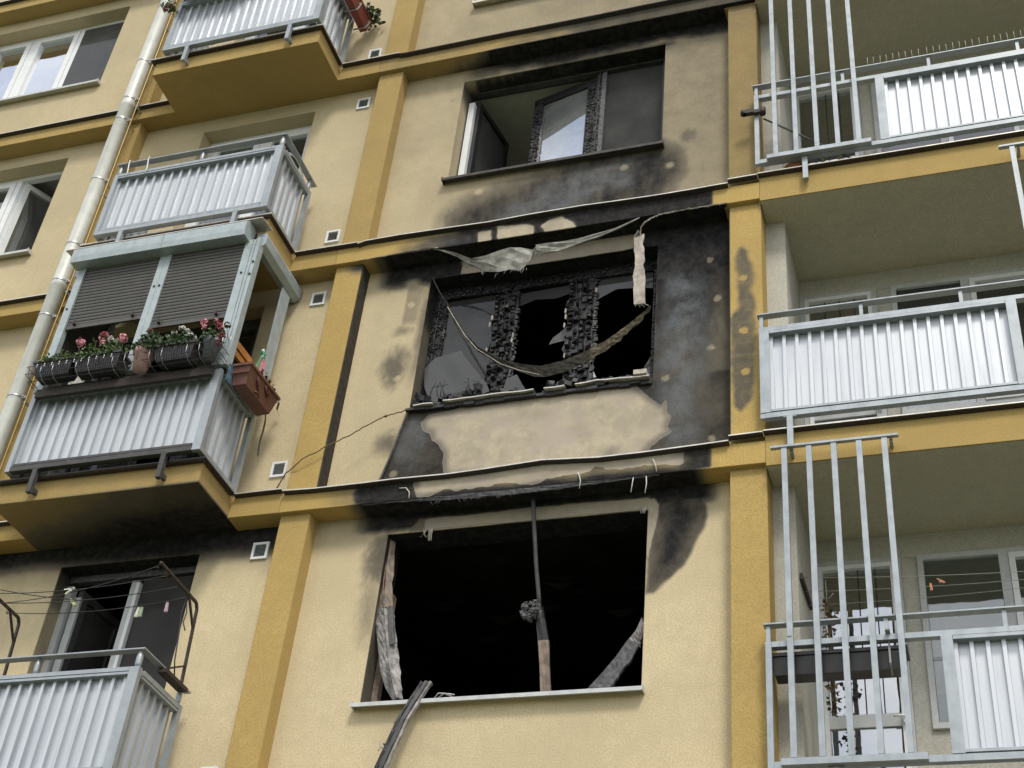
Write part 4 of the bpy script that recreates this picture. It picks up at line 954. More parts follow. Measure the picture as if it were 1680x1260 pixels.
# orange wooden frame and dim things inside the enclosure
m = MB(); m.bar((-.62, -.60, -1.16), (-.60, -.06, -1.16), .035, .075, (0,0,1)); m.bar((-.625, -.60, -1.245), (-.605, -.06, -1.245), .03, .06, (0,0,1)); m.bar((-.62,-.05,-1.6), (-.62,-.05,-1.12), .04, .06, (0,1,0))
tag(m.build('wooden_frame', 'wood', None, (-.6, -.3, -1.6)), 'orange varnished wooden frame leaning inside the balcony enclosure', 'wooden frame')
m = MB()
for i in range(9): m.bar((-.64, -.58+.055*i, -1.66), (-.64, -.50+.055*i, -1.24), .004); m.bar((-.642, -.50+.055*i, -1.66), (-.642, -.58+.055*i, -1.24), .004)
tag(m.build('wire_trellis', 'darksteel', None, (-.64, -.3, -1.66)), 'dark wire trellis behind the orange wooden frame', 'trellis')
m = MB(); m.box(-2.16, -2.0, -.47, -.455, -1.72, -1.30); m.add([(-2.14,-.50,-1.3),(-1.96,-.50,-1.42),(-1.96,-.49,-1.42),(-2.14,-.49,-1.3)], [(0,1,2,3)])
tag(m.build('pale_board', 'white_render', None, (-2.1, -.46, -1.7)), 'pale board standing behind the leftmost flower box', 'board')
m = MB(); m.box(-.432, -.42, -.60, -.36, -1.80, -1.64); m.box(-.434, -.418, -.61, -.35, -1.64, -1.63)
tag(m.build('blue_plate', 'picture', None, (-.43, -.48, -1.8)), 'small dark blue plate on the corner of the enclosure railing', 'plate')

# ================================================================== FLOWER BOXES AND PLANTS
def taper_box(m, x0, x1, yf, yb, zt, zb, tp=.03, rim=.012):
    vs = []
    for (a, b, c, d, z) in ((x0+tp, x1-tp, yf+tp, yb-tp*.4, zb), (x0, x1, yf, yb, zt-.025), (x0-rim, x1+rim, yf-rim, yb+rim, zt-.024), (x0-rim, x1+rim, yf-rim, yb+rim, zt), (x0+.004, x1-.004, yf+.004, yb-.004, zt), (x0+.01, x1-.01, yf+.01, yb-.01, zt-.03)):
        vs += [(a,c,z),(b,c,z),(b,d,z),(a,d,z)]
    fs = [(0,3,2,1)]
    for k in range(5):
        for i in range(4): fs.append((4*k+i, 4*k+(i+1)%4, 4*k+4+(i+1)%4, 4*k+4+i))
    fs.append((20,21,22,23)); m.add(vs, fs)
def flower_box(x0, x1, zt, label, mat='blackplastic', yf=-.845, yb=-.685, h=.155):
    t = thing('flower_box', label, 'flower box', ((x0+x1)/2, (yf+yb)/2, zt-h), 'dark flower boxes on the enclosure')
    m = MB(); taper_box(m, x0, x1, yf, yb, zt, zt-h)
    x = x0+.03
    while x < x1-.03: m.bar((x, yf+.001, zt-.03), (x+(.002), yf+.024, zt-h+.01), .008, .008); x += .024
    m.build('tub', mat, t); m = MB(); m.box(x0+.012, x1-.012, yf+.012, yb-.012, zt-.032, zt-.028); m.build('soil', 'char', t); return t
flower_box(-2.255, -1.865, -1.515, 'leftmost dark flower box under the left shutter, with low feathery green plants')
flower_box(-1.845, -1.385, -1.520, 'long dark flower box with tall pink geraniums, under the left shutter')
flower_box(-1.05, -.66, -1.53, 'dark flower box under the right shutter, with faded white flowers')
def pot(x, y, zt, r, h, mat, label, tilt=0):
    t = thing('flower_pot', label, 'flower pot', (x, y, zt-h)); m = MB()
    m.tube([(x+tilt*h, y, zt-h), (x+tilt*.2*h, y, zt-.05), (x, y, zt-.045), (x, y, zt), (x, y, zt-.001), (x, y, zt-.03)], [r*.70, r*.95, r*1.07, r*1.09, r*.93, r*.9], 18); m.build('pot', mat, t); return t
pot(-1.18, -.785, -1.53, .088, .20, 'pinkpot', 'dusty pink round flower pot between the dark boxes')
pot(-.535, -.765, -1.50, .078, .20, 'greypot', 'dark grey flower pot in a wire holder by the right enclosure post')
# wire baskets that carry them
t = thing('wire_basket', 'thin wire basket rack holding the flower boxes on the railing', 'rack', (-1.4, -.8, -1.72))
for z, y in ((-1.585, -.868), (-1.66, -.86), (-1.70, -.80)):
    m = MB(); m.tube([(-2.30, -.66, z), (-2.30, y, z), (-1.37, y, z), (-1.30, y+.02, z-.01), (-.50, y, z-.005), (-.42, y+.05, z), (-.42, -.66, z)], .0032, 5); m.build('wire', 'darksteel', t)
for i in range(16):
    x = -2.27+.12*i; m = MB(); m.tube([(x, -.866, -1.58), (x, -.86, -1.66), (x, -.80, -1.702), (x, -.67, -1.702), (x, -.665, -1.70)], .0028, 4); m.build('wire', 'steel' if i % 3 else 'darksteel', t)
for i in range(13):
    x = -2.2+.075*i+(1.0 if i > 10 else 0); m = MB(); m.box(x-.003, x+.003, -.868, -.862, -1.60, -1.565); m.build('wire_clip', 'pvc', t)
m = MB(); m.add([(-2.24,-.62+.0,-1.745),(-.53,-.62,-1.745),(-.53,-.70,-1.80),(-2.24,-.70,-1.80)], [(0,1,2,3)]); m.box(-2.26,-.52,-.70,-.662,-1.80,-1.715); m.build('carrier_rail', 'darksteel', t)
def leaf(m, p, s, nrm=None):
    d = Vector((random.uniform(-1,1), random.uniform(-1,1), random.uniform(-.3,.9))).normalized(); e = d.cross(Vector((random.uniform(-1,1), random.uniform(-1,1), random.uniform(-1,1)))).normalized()
    p = Vector(p); k = d.cross(e)*s*.18
    m.add([p, p+d*s*.45+e*s*.42+k, p+d*s, p+d*s*.45-e*s*.42+k, p+d*s*.5], [(0,1,4),(1,2,4),(2,3,4),(3,0,4)])
def flowerhead(m, p, r, n=26):
    p = Vector(p)
    for i in range(n):
        d = Vector((random.gauss(0,1), random.gauss(0,1), random.gauss(.3,1))).normalized(); q = p+d*r*random.uniform(.55,1)
        a = d.orthogonal().normalized(); b = d.cross(a); s = r*.42
        m.add([q, q+a*s+d*s*.3, q+b*s+d*s*.4, q-a*s+d*s*.25, q-b*s+d*s*.35], [(0,1,2),(0,2,3),(0,3,4),(0,4,1)])
def plant(name, label, x0, x1, yc, z, h, n, flowers, group=None, lm='leaf', ls=.04, spread=.07, stems=8, cat='plant'):
    t = thing(name, label, cat, ((x0+x1)/2, yc, z), group)
    m = MB()
    for i in range(n):
        a = random.random(); x = x0+(x1-x0)*a; hh = h*(.35+.65*math.sin(math.pi*(.12+.76*a))*random.uniform(.5,1.1))
        leaf(m, (x+random.gauss(0,.012), yc+random.gauss(0,spread*.6), z+hh*random.random()**.8), ls*random.uniform(.6,1.3))
    for i in range(n//3): leaf(m, (random.uniform(x0,x1), yc-spread-random.uniform(0,.03), z+random.uniform(-.03,.03)), ls*random.uniform(.6,1.1))
    m.build('foliage', lm, t); m = MB()
    for i in range(stems): x = random.uniform(x0, x1); m.tube([(x, yc, z-.03), (x+random.uniform(-.02,.02), yc+random.uniform(-.03,.03), z+h*random.uniform(.5,.9))], .003, 4)
    fl = {}
    for (fx, fz, r, mat) in flowers:
        m.tube([(fx+random.uniform(-.03,.03), yc, z), (fx+.01, yc-.02, (z+fz)/2), (fx, yc-.03, fz)], .0032, 4)
        f_ = MB(); flowerhead(f_, (fx, yc-.03, fz), r); f_.build('flower_head', mat, t)
    m.build('stem', 'leaf2', t); return t
plant('bedding_plant', 'low feathery green plant in the leftmost dark flower box', -2.22, -1.90, -.77, -1.52, .13, 240, [(-2.25,-1.49,.022,'whitepetal'),(-2.2,-1.47,.018,'whitepetal')], lm='leaf', ls=.032)
plant('geranium', 'geranium with round pink flower heads in the long dark box', -1.83, -1.42, -.77, -1.53, .17, 260, [(-1.885,-1.315,.042,'pink'),(-1.65,-1.285,.047,'pink'),(-1.63,-1.38,.036,'pink'),(-1.575,-1.33,.03,'whitepetal'),(-1.44,-1.34,.046,'pink'),(-1.72,-1.33,.014,'dryleaf'),(-1.46,-1.47,.02,'whitepetal')], 'geraniums in the hanging boxes', 'leaf', .05)
plant('bedding_plant', 'leafy green plant with red buds in the pink pot', -1.26, -1.04, -.785, -1.54, .20, 190, [(-1.18,-1.31,.022,'red'),(-1.24,-1.42,.014,'red')], lm='leaf2', ls=.05)
plant('bedding_plant', 'plant with faded white flowers in the dark box under the right shutter', -1.02, -.70, -.77, -1.54, .17, 240, [(-.93,-1.36,.025,'whitepetal'),(-.86,-1.33,.03,'whitepetal'),(-.80,-1.36,.022,'whitepetal'),(-.76,-1.41,.024,'whitepetal'),(-.70,-1.47,.022,'whitepetal'),(-.98,-1.40,.018,'whitepetal')], lm='leaf2', ls=.042)
plant('geranium', 'geranium with red and pink flowers in the dark grey pot', -.60, -.46, -.765, -1.51, .19, 110, [(-.66,-1.28,.034,'pink'),(-.645,-1.345,.024,'pink'),(-.54,-1.30,.028,'pink'),(-.50,-1.335,.030,'red'),(-.47,-1.40,.028,'red'),(-.42,-1.36,.03,'dryleaf'),(-.445,-1.48,.03,'red'),(-.46,-1.55,.026,'red')], 'geraniums in the hanging boxes', 'leaf2', .036)
m = MB(); m.tube([(-1.18,-.79,-1.5), (-1.19,-.78,-1.2), (-1.185,-.78,-1.12)], .003, 5); tag(m.build('plant_stick', 'darksteel', None, (-1.18,-.79,-1.5)), 'thin dark plant stick in the pink pot', 'stick')
# brown box on the side of the enclosure: cracked and hanging over
t = thing('flower_box', 'cracked brown plastic flower box hanging on the right side of the enclosure', 'flower box', (-.35, -.32, -1.8))
m = MB(); vs = []
xa, xb = -.415, -.255
for (a, b, y0, y1, z0_, z1_) in ((xa+.005, xb-.03, -.515, -.05, -1.80, -1.775), (xa, xb, -.55, -.01, -1.625, -1.59), (xa-.012, xb+.014, -.562, .004, -1.625, -1.59), (xa-.012, xb+.014, -.562, .004, -1.60, -1.565), (xa+.004, xb-.004, -.545, -.014, -1.60, -1.565), (xa+.01, xb-.01, -.54, -.02, -1.64, -1.60)):
    vs += [(a,y0,z0_),(b,y0,z0_),(b,y1,z1_),(a,y1,z1_)]
fs = [(0,3,2,1)]
for k in range(5):
    for i in range(4): fs.append((4*k+i, 4*k+(i+1)%4, 4*k+4+(i+1)%4, 4*k+4+i))
fs.append((20,21,22,23)); m.add(vs, fs)
m.box(xa-.004, xb+.004, -.556, -.546, -1.70, -1.685); m.build('tub', 'brownplastic', t)
m = MB()
for pts in ([(xb-.004,-.42,-1.61),(xb+.002,-.37,-1.70),(xb-.015,-.33,-1.72),(xb-.025,-.27,-1.78)], [(xb+.004,-.26,-1.62),(xb+.003,-.23,-1.66),(xb-.008,-.17,-1.68),(xb-.004,-.13,-1.63)], [(xb-.01,-.30,-1.74),(xb-.02,-.36,-1.77)]): m.tube(pts, [.004,.013,.011,.003][:len(pts)], 6)
m.build('cracked_bulge', 'brownplastic', t)
m = MB(); m.bar((xb+.001,-.24,-1.64), (xb-.008,-.18,-1.68), .03, .012); m.build('crack', 'soot', t)
plant('withered_plant', 'withered grey-brown plant in the cracked brown flower box', -.40, -.28, -.16, -1.59, .14, 120, [], lm='dryleaf', ls=.04, spread=.12, stems=14)
t = thing('pinwheel', 'small toy pinwheel in green and white stuck in the brown flower box', 'pinwheel', (-.36,-.32,-1.6))
m = MB(); m.tube([(-.36,-.36,-1.6), (-.36,-.26,-1.26)], .006, 6); m.build('stick', 'toygreen', t)
for i in range(5):
    a = i*1.256+.4; m = MB(); c = Vector((-.362,-.25,-1.25)); p = c+Vector((.0, math.cos(a)*.062, math.sin(a)*.062)); q = c+Vector((-.012, math.cos(a+.65)*.045, math.sin(a+.65)*.045)); q2 = c+Vector((.016, math.cos(a+.3)*.03, math.sin(a+.3)*.03)); m.add([c, p, q, q2], [(0,1,3),(0,3,2),(1,2,3)]); m.build('vane', ('toygreen','whitepetal','toygreen','whitepetal','toygreen')[i], t)
m = MB(); m.box(-.37,-.36,-.24,-.17,-1.45,-1.28); tag(m.build('plant_label', 'pink', None, (-.365,-.2,-1.45)), 'pink card standing behind the pinwheel', 'card')
for path, lab in (([(-.345,-.035,-1.69),(-.34,.0,-1.80),(-.35,.02,-1.90),(-.345,.0,-2.0),(-.35,.02,-2.10),(-.35,.03,-2.16)], 'long dark ribbon hanging below the brown flower box'), ([(-.32,.06,-1.48),(-.31,.10,-1.53),(-.33,.12,-1.59),(-.32,.16,-1.62)], 'short curled dark ribbon at the far end of the brown flower box')):
    m = MB(); m.ribbon([Vector(p)+Vector((0,-.014,.005)) for p in path], [Vector(p)+Vector((0,.014,-.005)) for p in path], .0025); tag(m.build('ribbon', 'ribbon', None, path[0]), lab, 'ribbon', 'ribbons on the brown flower box')
# boxes on the topmost balcony
flower_box(-2.30, -1.45, 4.06, 'dark flower box at the upper edge of the picture on the topmost balcony', 'blackplastic', -.83, -.67, .16)
t = thing('flower_box', 'red flower box on the side of the topmost balcony', 'flower box', (-.36,-.15,3.7)); m = MB(); taper_box(m, -.43, -.29, -.42, .10, 3.86, 3.70); m.build('tub', 'redbox', t)
m = MB()
for y in (-.22, .03): m.bar((-.455, y, 3.86), (-.27, y, 3.78), .008, .02); m.bar((-.27, y, 3.78), (-.30, y, 3.695), .008, .02); m.bar((-.30, y, 3.695), (-.46, y, 3.695), .008, .02)
m.build('holder', 'palewire', t)['kind'] = 'stuff'
plant('withered_plant', 'dark straggly plant spilling from the red flower box', -.36, -.2, .05, 3.86, .10, 120, [], lm='leaf2', ls=.05, spread=.10)
plant('geranium', 'pink geranium at the left end of the topmost balcony, by the downpipe', -2.46, -2.34, -.68, 3.72, .10, 50, [(-2.42,3.79,.035,'pink'),(-2.37,3.75,.03,'red'),(-2.45,3.73,.025,'red')], 'geraniums in the hanging boxes')

# ================================================================== THINGS ON THE SECOND BALCONY
m = MB()
for r_, dx in ((.215, 0), (.20, .008), (.225, -.006)):
    m.tube([(-.515+dx, -.28+r_*math.cos(a), 1.06+r_*.9*math.sin(a)) for a in np.linspace(-.5, 3.7, 26)], .006, 6)
tag(m.build('cable_coil', 'pvc', None, (-.515,-.28,1.06)), 'white looped cable coil behind the side of the second balcony', 'cable')
m = MB(); m.box(-1.02,-.80,-.50,-.42,1.06,1.20); tag(m.build('storage_box', 'galv', None, (-.9,-.46,1.06)), 'small grey box just below the handrail of the second balcony', 'box')
m = MB(); m.box(-1.65,-1.15,-.45,-.25,.22,.34); tag(m.build('wooden_crate', 'white_render', None, (-1.4,-.35,.22)), 'pale crate on the floor of the second balcony, seen under the railing', 'crate')
m = MB(); m.tube([(-1.95,-.4,.215),(-1.95,-.4,.24),(-1.95,-.4,.33)], [.07,.075,.08], 12); tag(m.build('small_bucket', 'greypot', None, (-1.95,-.4,.215)), 'small dark bucket on the floor of the second balcony', 'bucket')
for x, lab in ((-2.2, 'bent wire hook at the left end of the second balcony handrail'), (-1.98, 'bent wire hook farther along the second balcony handrail')):
    m = MB(); m.tube([(x,-.60,1.245),(x,-.665,1.255),(x+.005,-.67,1.20),(x+.01,-.655,1.10),(x+.012,-.66,1.02)], .006, 6); tag(m.build('hook', 'pvc', None, (x,-.62,1.24)), lab, 'hook', 'wire hooks on the railing')

# ================================================================== DRYING LINES ON THE LOWEST BALCONY
def rack(x, label):
    t = thing('drying_rack_arm', label, 'drying rack', (x, -.12, -4.40), 'arms of the clothes drying rack'); zt = -3.70; ye = -.13
    m = MB(); m.bar((x, ye+.05, -4.42), (x, ye, zt-.04), .02); m.build('upright', 'darksteel', t)
    m = MB(); m.bar((x, ye, zt-.04), (x, ye-.03, zt), .02); m.bar((x, ye-.03, zt), (x, -.75, zt+.012), .02); m.build('arm', 'darksteel', t)
    m = MB(); m.bar((x, -.28, zt-.005), (x, ye+.005, zt-.20), .016); m.build('brace', 'darksteel', t)
    m = MB(); m.bar((x, ye+.05, -4.21), (x-.005, -.30, -4.345), .014); m.box(x-.05, x+.03, -.36, -.02, -4.405, -4.375); m.tube([(x-.02,-.33,-4.40),(x-.02,-.28,-4.36),(x-.02,-.20,-4.39)], .02, 8); m.build('clamp', 'darksteel', t)
    for y in (-.735, -.59, -.43, -.28): m = MB(); m.tube([(x, y, zt+.01), (x-.02, y, zt+.0), (x-.032, y, zt-.012), (x-.028, y, zt-.028), (x-.012, y, zt-.026)], .004, 5); m.build('hook', 'darksteel', t)
rack(-.455, 'right arm of the drying rack, bent dark steel beside the blackened doorway'); rack(-2.10, 'left arm of the drying rack, cut by the left edge of the picture')
def sag(p0, p1, d, n=16): return [Vector(p0).lerp(Vector(p1), i/n) + Vector((0,0,-d*4*(i/n)*(1-i/n))) for i in range(n+1)]
lines = [([(-.48,-.735,-3.71),(-2.12,-.43,-3.72)], .06, 'outermost clothes line, crossing the others from the rack tip'), ([(-.48,-.59,-3.71),(-2.12,-.59,-3.72)], .045, 'second clothes line, carrying the white peg'), ([(-.48,-.43,-3.715),(-2.12,-.43,-3.715)], .045, 'third clothes line, carrying the yellow-green peg'), ([(-.48,-.28,-3.72),(-2.12,-.28,-3.72)], .055, 'innermost clothes line, carrying three pegs'), ([(-2.12,-.735,-3.72),(-1.35,-.45,-3.765)], .02, 'loose end of line tied across the left drying rack arm')]
for (p, d_, lab) in lines: m = MB(); m.tube(sag(p[0], p[1], d_), .0036, 5); tag(m.build('clothes_line', 'wire', None, p[0]), lab, 'clothes line', 'lines of the drying rack')
m = MB(); m.tube([(-.47,-.28,-3.73),(-.49,-.27,-3.85),(-.48,-.26,-3.95),(-.47,-.25,-4.1),(-.46,-.24,-4.25),(-.45,-.20,-4.38)], .006, 5); m.tube([(-.47,-.27,-3.75),(-.45,-.26,-3.85),(-.46,-.26,-3.93),(-.43,-.25,-4.0)], .005, 5); tag(m.build('hanging_rope', 'wire', None, (-.47,-.28,-3.73)), 'loose dark rope hanging from the right rack arm', 'rope')
def peg(p, mat, label, ang=0, open_=False, k=1.):
    t = thing('clothes_peg', label, 'clothes peg', p, 'clothes pegs on the drying lines'); c = Vector(p)
    for s in (-1, 1):
        a = ang + s*(.35 if open_ else .05); d = Vector((math.sin(a), 0, -math.cos(a))); q = c - d*.02 + Vector((s*.004,0,0)); m = MB(); m.bar(q, q+d*.085*k, .010*k, .016*k, (0,1,0)); m.build('jaw', mat, t)
    m = MB(); m.tube([c+Vector((0,-.009,-.018)), c+Vector((0,.009,-.018))], .006, 6); m.build('spring', 'steel', t)
peg((-1.31,-.59,-3.755), 'pegw', 'white clothes peg standing open on the second line', -1.25, True)
peg((-1.415,-.42,-3.75), 'pegy', 'yellow-green clothes peg on the third line', .75)
peg((-.89,-.27,-3.79), 'pegw', 'cream clothes peg next to the dark green one on the innermost line', -.08)
peg((-.86,-.27,-3.79), 'pegg', 'dark green clothes peg on the innermost line'); peg((-.638,-.27,-3.765), 'pegp', 'mauve clothes peg on the innermost line near the right arm', .05)

# ================================================================== FIRE DEBRIS
def strip_thing(name, label, cat, mats_pts, loc, group=None):
    pass
def dense(P, n=5):
    o = []
    for a, b in zip(P[:-1], P[1:]):
        for i in range(n): o.append(tuple(np.array(a)+(np.array(b)-np.array(a))*i/n))
    return o+[P[-1]]
# torn reinforcement mesh under the ledge above the burnt-out window
top = [(.98,.0,.015),(1.12,-.005,-.045),(1.25,-.012,-.115),(1.40,-.02,-.215),(1.54,-.03,-.215),(1.66,-.035,-.185),(1.76,-.03,-.16),(1.87,-.01,-.165),(1.98,.0,-.205)]
bot = [(.98,.0,.0),(1.12,.01,-.06),(1.25,.02,-.135),(1.38,.03,-.26),(1.54,.04,-.34),(1.66,.05,-.39),(1.78,.01,-.395),(1.88,.0,-.43),(1.955,.02,-.33)]
m = MB(); m.ribbon(top, bot, .006, .012)
for i in range(26): k = random.randrange(3, 9); p = Vector(bot[k]) + Vector((random.uniform(-.06,.06), 0, random.uniform(0,.02))); m.tube([p, p+Vector((random.uniform(-.02,.02), 0, -random.uniform(.015,.06)))], .0022, 4)
tag(m.build('torn_mesh_sheet', 'fabric', None, (1.5,0,-.2)), 'torn grey mesh sheet sagging from the ledge above the burnt-out window', 'torn sheet', 'torn facade mesh')
top = [(2.00,-.01,-.155),(2.10,-.02,-.165),(2.22,-.02,-.175),(2.40,-.015,-.165),(2.60,-.01,-.125),(2.74,0,-.085),(2.95,.0,.0)]
bot = [(2.02,.0,-.24),(2.10,.0,-.275),(2.22,.01,-.265),(2.40,.0,-.235),(2.60,.0,-.18),(2.74,.01,-.12),(2.95,.0,-.02)]
m = MB(); m.ribbon(top, bot, .008, .010)
for i in range(30): p = Vector((2.0+random.uniform(0,.10), 0, random.uniform(-.26,-.16))); m.tube([p, p+Vector((-random.uniform(.01,.05), random.uniform(-.01,.01), -random.uniform(.0,.035)))], .0025, 4)
tag(m.build('torn_mesh_sheet', 'fabric', None, (2.4,0,-.2)), 'frayed narrow sheet curling under the ledge, right of the sagging one', 'torn sheet', 'torn facade mesh')
m = MB(); P = [(.25,-.004,.0),(.5,-.006,.004),(.75,-.008,.02),(.95,-.010,.03),(1.05,-.008,.0)]; m.ribbon([Vector(p)+Vector((0,0,.004)) for p in dense(P)], [Vector(p)-Vector((0,0,.003)) for p in dense(P)], .003, .003)
for q in dense(P, 7): m.tube([q, Vector(q)+Vector((random.uniform(-.015,.015), -.004, random.uniform(-.018,.012)))], .0016, 4)
tag(m.build('frayed_edge', 'peeled', None, (.6,0,0)), 'pale frayed edge along the ledge left of the torn sheets', 'frayed edge', 'frayed ledge edges')
m = MB(); P = [(2.955,.02,-.20),(2.965,.0,-.13),(3.0,-.01,-.085),(3.06,-.012,-.045),(3.13,-.012,-.02),(3.28,-.010,-.008),(3.5,-.008,-.003),(3.70,-.006,.0)]
m.ribbon([Vector(p)+Vector((-.003,0,.005)) for p in dense(P)], [Vector(p)+Vector((.006,0,-.005)) for p in dense(P)], .004, .005)
for q in dense(P, 7): m.tube([q, Vector(q)+Vector((random.uniform(-.015,.015), random.uniform(-.01,.004), random.uniform(-.022,.014)))], .0018, 4)
tag(m.build('frayed_edge', 'peeled', None, (3.2,0,0)), 'pale frayed edge curling up from the hanging strip to the right pilaster', 'frayed edge', 'frayed ledge edges')
m = MB(); L = [(2.895,.06,-.20),(2.90,.06,-.35),(2.915,.06,-.5),(2.905,.07,-.65),(2.91,.07,-.80),(2.92,.08,-.97)]; Rr = [(2.985,.06,-.165),(2.99,.05,-.35),(3.0,.05,-.5),(3.005,.06,-.65),(3.01,.06,-.80),(3.015,.07,-.985)]
m.ribbon([(a+random.choice((0,0,0,.006,-.005)), b, c) for a,b,c in dense(L, 3)], [(a+random.choice((0,0,0,-.012,.004)), b, c) for a,b,c in dense(Rr, 3)], .014, .0015)
m.bar((2.90,.055,-.19),(2.945,.02,-.145),.02,.012); m.bar((2.99,.06,-.97),(3.045,.075,-1.0),.004,.004)
for i in range(8): p = Vector((random.uniform(2.92,3.01), .07, -.97)); m.tube([p, p+Vector((random.uniform(0,.04),0,-random.uniform(.01,.05)))], .0022, 4)
tag(m.build('plaster_strip', 'peeled', None, (2.95,.06,-.6)), 'pale strip of plaster hanging vertically at the right of the burnt-out window', 'plaster strip')
# strap that sags across the window
pa = [(.985,.12,-.27),(1.08,.11,-.46),(1.26,.10,-.78),(1.40,.10,-1.02),(1.53,.10,-1.19),(1.77,.10,-1.376),(1.95,.10,-1.45),(2.125,.10,-1.50),(2.333,.10,-1.47),(2.517,.10,-1.40),(2.678,.10,-1.315),(2.80,.10,-1.225),(2.93,.10,-1.115),(3.056,.10,-.99)]
wd_ = [.014,.018,.022,.028,.034,.055,.08,.10,.10,.095,.085,.075,.05,.01]
t = thing('sagging_strap', 'dark burnt strap sagging in a wide curve across the burnt-out window', 'strap', (2,.1,-1.4))
P4 = dense([p+(wq,) for p, wq in zip(pa, wd_)])
cut = int(len(P4)*.70)
for seg, mat, nm in ((P4[:cut+1], 'strap', 'charred_length'), (P4[cut:], 'strap2', 'scorched_length')):
    m = MB(); m.ribbon([(x, y-.01, z+random.uniform(-.004,.004)) for x, y, z, q in seg], [(x, y+.02, z-q+random.uniform(-.006,.006)) for x, y, z, q in seg], .010, .006); m.build(nm, mat, t)
m = MB(); m.tube([(x, y-.018, z-q) for x, y, z, q in P4[8:36]], .004, 5)
m.build('pale_fray', 'peeled', t)
# things on the burnt sill
t = thing('charred_rubble', 'charred lumps and twigs lying on the sill of the burnt-out window', 'rubble', (1.8,.25,-1.7))
for x0, x1, h in ((.94,1.27,.11),(1.31,1.58,.13),(1.62,1.9,.06),(2.12,2.47,.12),(2.5,2.9,.03)):
    m = MB()
    for i in range(int((x1-x0)*130)):
        s_ = random.uniform(.012,.034); x = random.uniform(x0,x1); z = -1.705+random.random()*h; y = random.uniform(.16,.34)
        rot = Matrix.Rotation(random.uniform(0,3), 3, Vector((random.random()+.1,random.random(),random.random())).normalized())
        vs = [Vector((x,y,z)) + rot@Vector((a*s_*random.uniform(.7,1.4), b*s_, c*s_*random.uniform(.6,1))) for c in (-1,1) for a, b in ((-1,-1),(1,-1),(1,1),(-1,1))]
        m.add(vs, [(0,3,2,1),(4,5,6,7),(0,1,5,4),(1,2,6,5),(2,3,7,6),(3,0,4,7)])
    m.build('charcoal_heap', 'char', t)['kind'] = 'stuff'
m = MB()
for x in (1.10,1.17,1.2,1.23,1.42,1.46,1.55):
    p = Vector((x,.2,-1.6)); q = p+Vector((random.uniform(-.03,.03),0,.10)); m.tube([p, q, q+Vector((random.uniform(-.03,.03),0,.06))], .004, 5); m.tube([q, q+Vector((random.choice((-1,1))*.05,0,.025))], .003, 4)
m.build('twig', 'char', t)
m = MB(); m.box(2.93,3.04,.11,.2,-1.70,-1.655); tag(m.build('plaster_lump', 'peeled', None, (3,.15,-1.7)), 'white lump of plaster on the right end of the burnt sill', 'plaster lump')
# corner bead hanging loose and the cable to the left
m = MB(); P = [(.93,.185,-1.72),(.895,.185,-1.90),(.86,.185,-2.08),(.82,.185,-2.26),(.775,.185,-2.44),(.74,.185,-2.60)]; m.tube(dense(P), .009, 6)
for q in dense(P, 9): m.tube([(q[0]-.011,q[1]-.005,q[2]-.004),(q[0]+.011,q[1]-.007,q[2]+.004)], .005, 5)
tag(m.build('corner_bead', 'char_grey', None, P[0]), 'dotted grey corner bead hanging diagonally below the left end of the burnt sill', 'corner bead')
m = MB(); P = [(.957,.12,-1.775),(.88,.11,-1.80),(.80,.05,-1.87),(.653,.03,-1.955),(.5,.02,-2.06),(.323,.0,-2.16),(.1,.0,-2.28),(-.05,.05,-2.37),(-.20,.17,-2.48)]; m.tube([(a+random.uniform(-.003,.003), b, c+random.uniform(-.006,.006)) for a, b, c in dense(P, 6)], .0055, 6); m.tube([(.80,.05,-1.87),(.79,.04,-1.885)], .012, 6)
tag(m.build('loose_cable', 'cable', None, (.3,0,-2.2)), 'thin loose cable running from the burnt sill down across the left pilaster', 'cable')
# hanging threads under the lower ledge
for path, lab in (([(1.06,-.012,-2.69),(1.12,-.016,-2.695),(1.155,-.014,-2.74),(1.16,-.012,-2.80)], 'pale thread curling on the lower ledge above the gutted window, far left'), ([(2.56,-.012,-2.72),(2.575,-.016,-2.76),(2.585,-.014,-2.80),(2.58,-.01,-2.87)], 'pale thread hanging from the lower ledge near its middle'), ([(3.15,-.012,-2.665),(3.175,-.02,-2.72),(3.185,-.014,-2.79)], 'pale thread on the lower ledge toward the right pilaster'), ([(3.0,.01,-2.80),(2.995,.005,-2.85),(2.985,.01,-2.94)], 'left one of two short threads dangling below the lower ledge'), ([(3.10,.01,-2.80),(3.105,.005,-2.88),(3.095,.01,-2.96)], 'right one of two short threads dangling below the lower ledge')):
    m = MB(); m.tube(path, .0042, 5); tag(m.build('hanging_thread', 'whitepetal', None, path[0]), lab, 'thread', 'threads hanging from the ledge')
# loosened lower skin of that ledge
P = [(.75,-.003,-2.80),(1.0,-.004,-2.806),(1.25,-.004,-2.815),(1.5,-.004,-2.835),(1.8,-.004,-2.84),(2.1,-.004,-2.845),(2.4,-.003,-2.835),(2.7,-.003,-2.825),(3.0,-.003,-2.81),(3.2,-.002,-2.803)]
m = MB(); m.ribbon([(a,b+.004,-2.797) for a,b,c in dense(P)], [(a,b+.02,c+random.uniform(-.006,.004)) for a,b,c in dense(P)], .006, .003)
m.tube([(a,b+.012,c+random.uniform(-.004,.004)) for a,b,c in dense(P)], .0035, 5)
for i in range(18): x = random.choice((random.uniform(1.4,1.8), random.uniform(1.3,2.6))); m.tube([(x,.01,-2.835),(x+random.uniform(-.03,.03),.005,-2.85-random.uniform(0,.03))], .0022, 4)
tag(m.build('frayed_edge', 'char_grey', None, (2,0,-2.8)), 'frayed dark skin hanging loose along the lower ledge above the gutted window', 'frayed edge', 'frayed ledge edges')
m = MB()
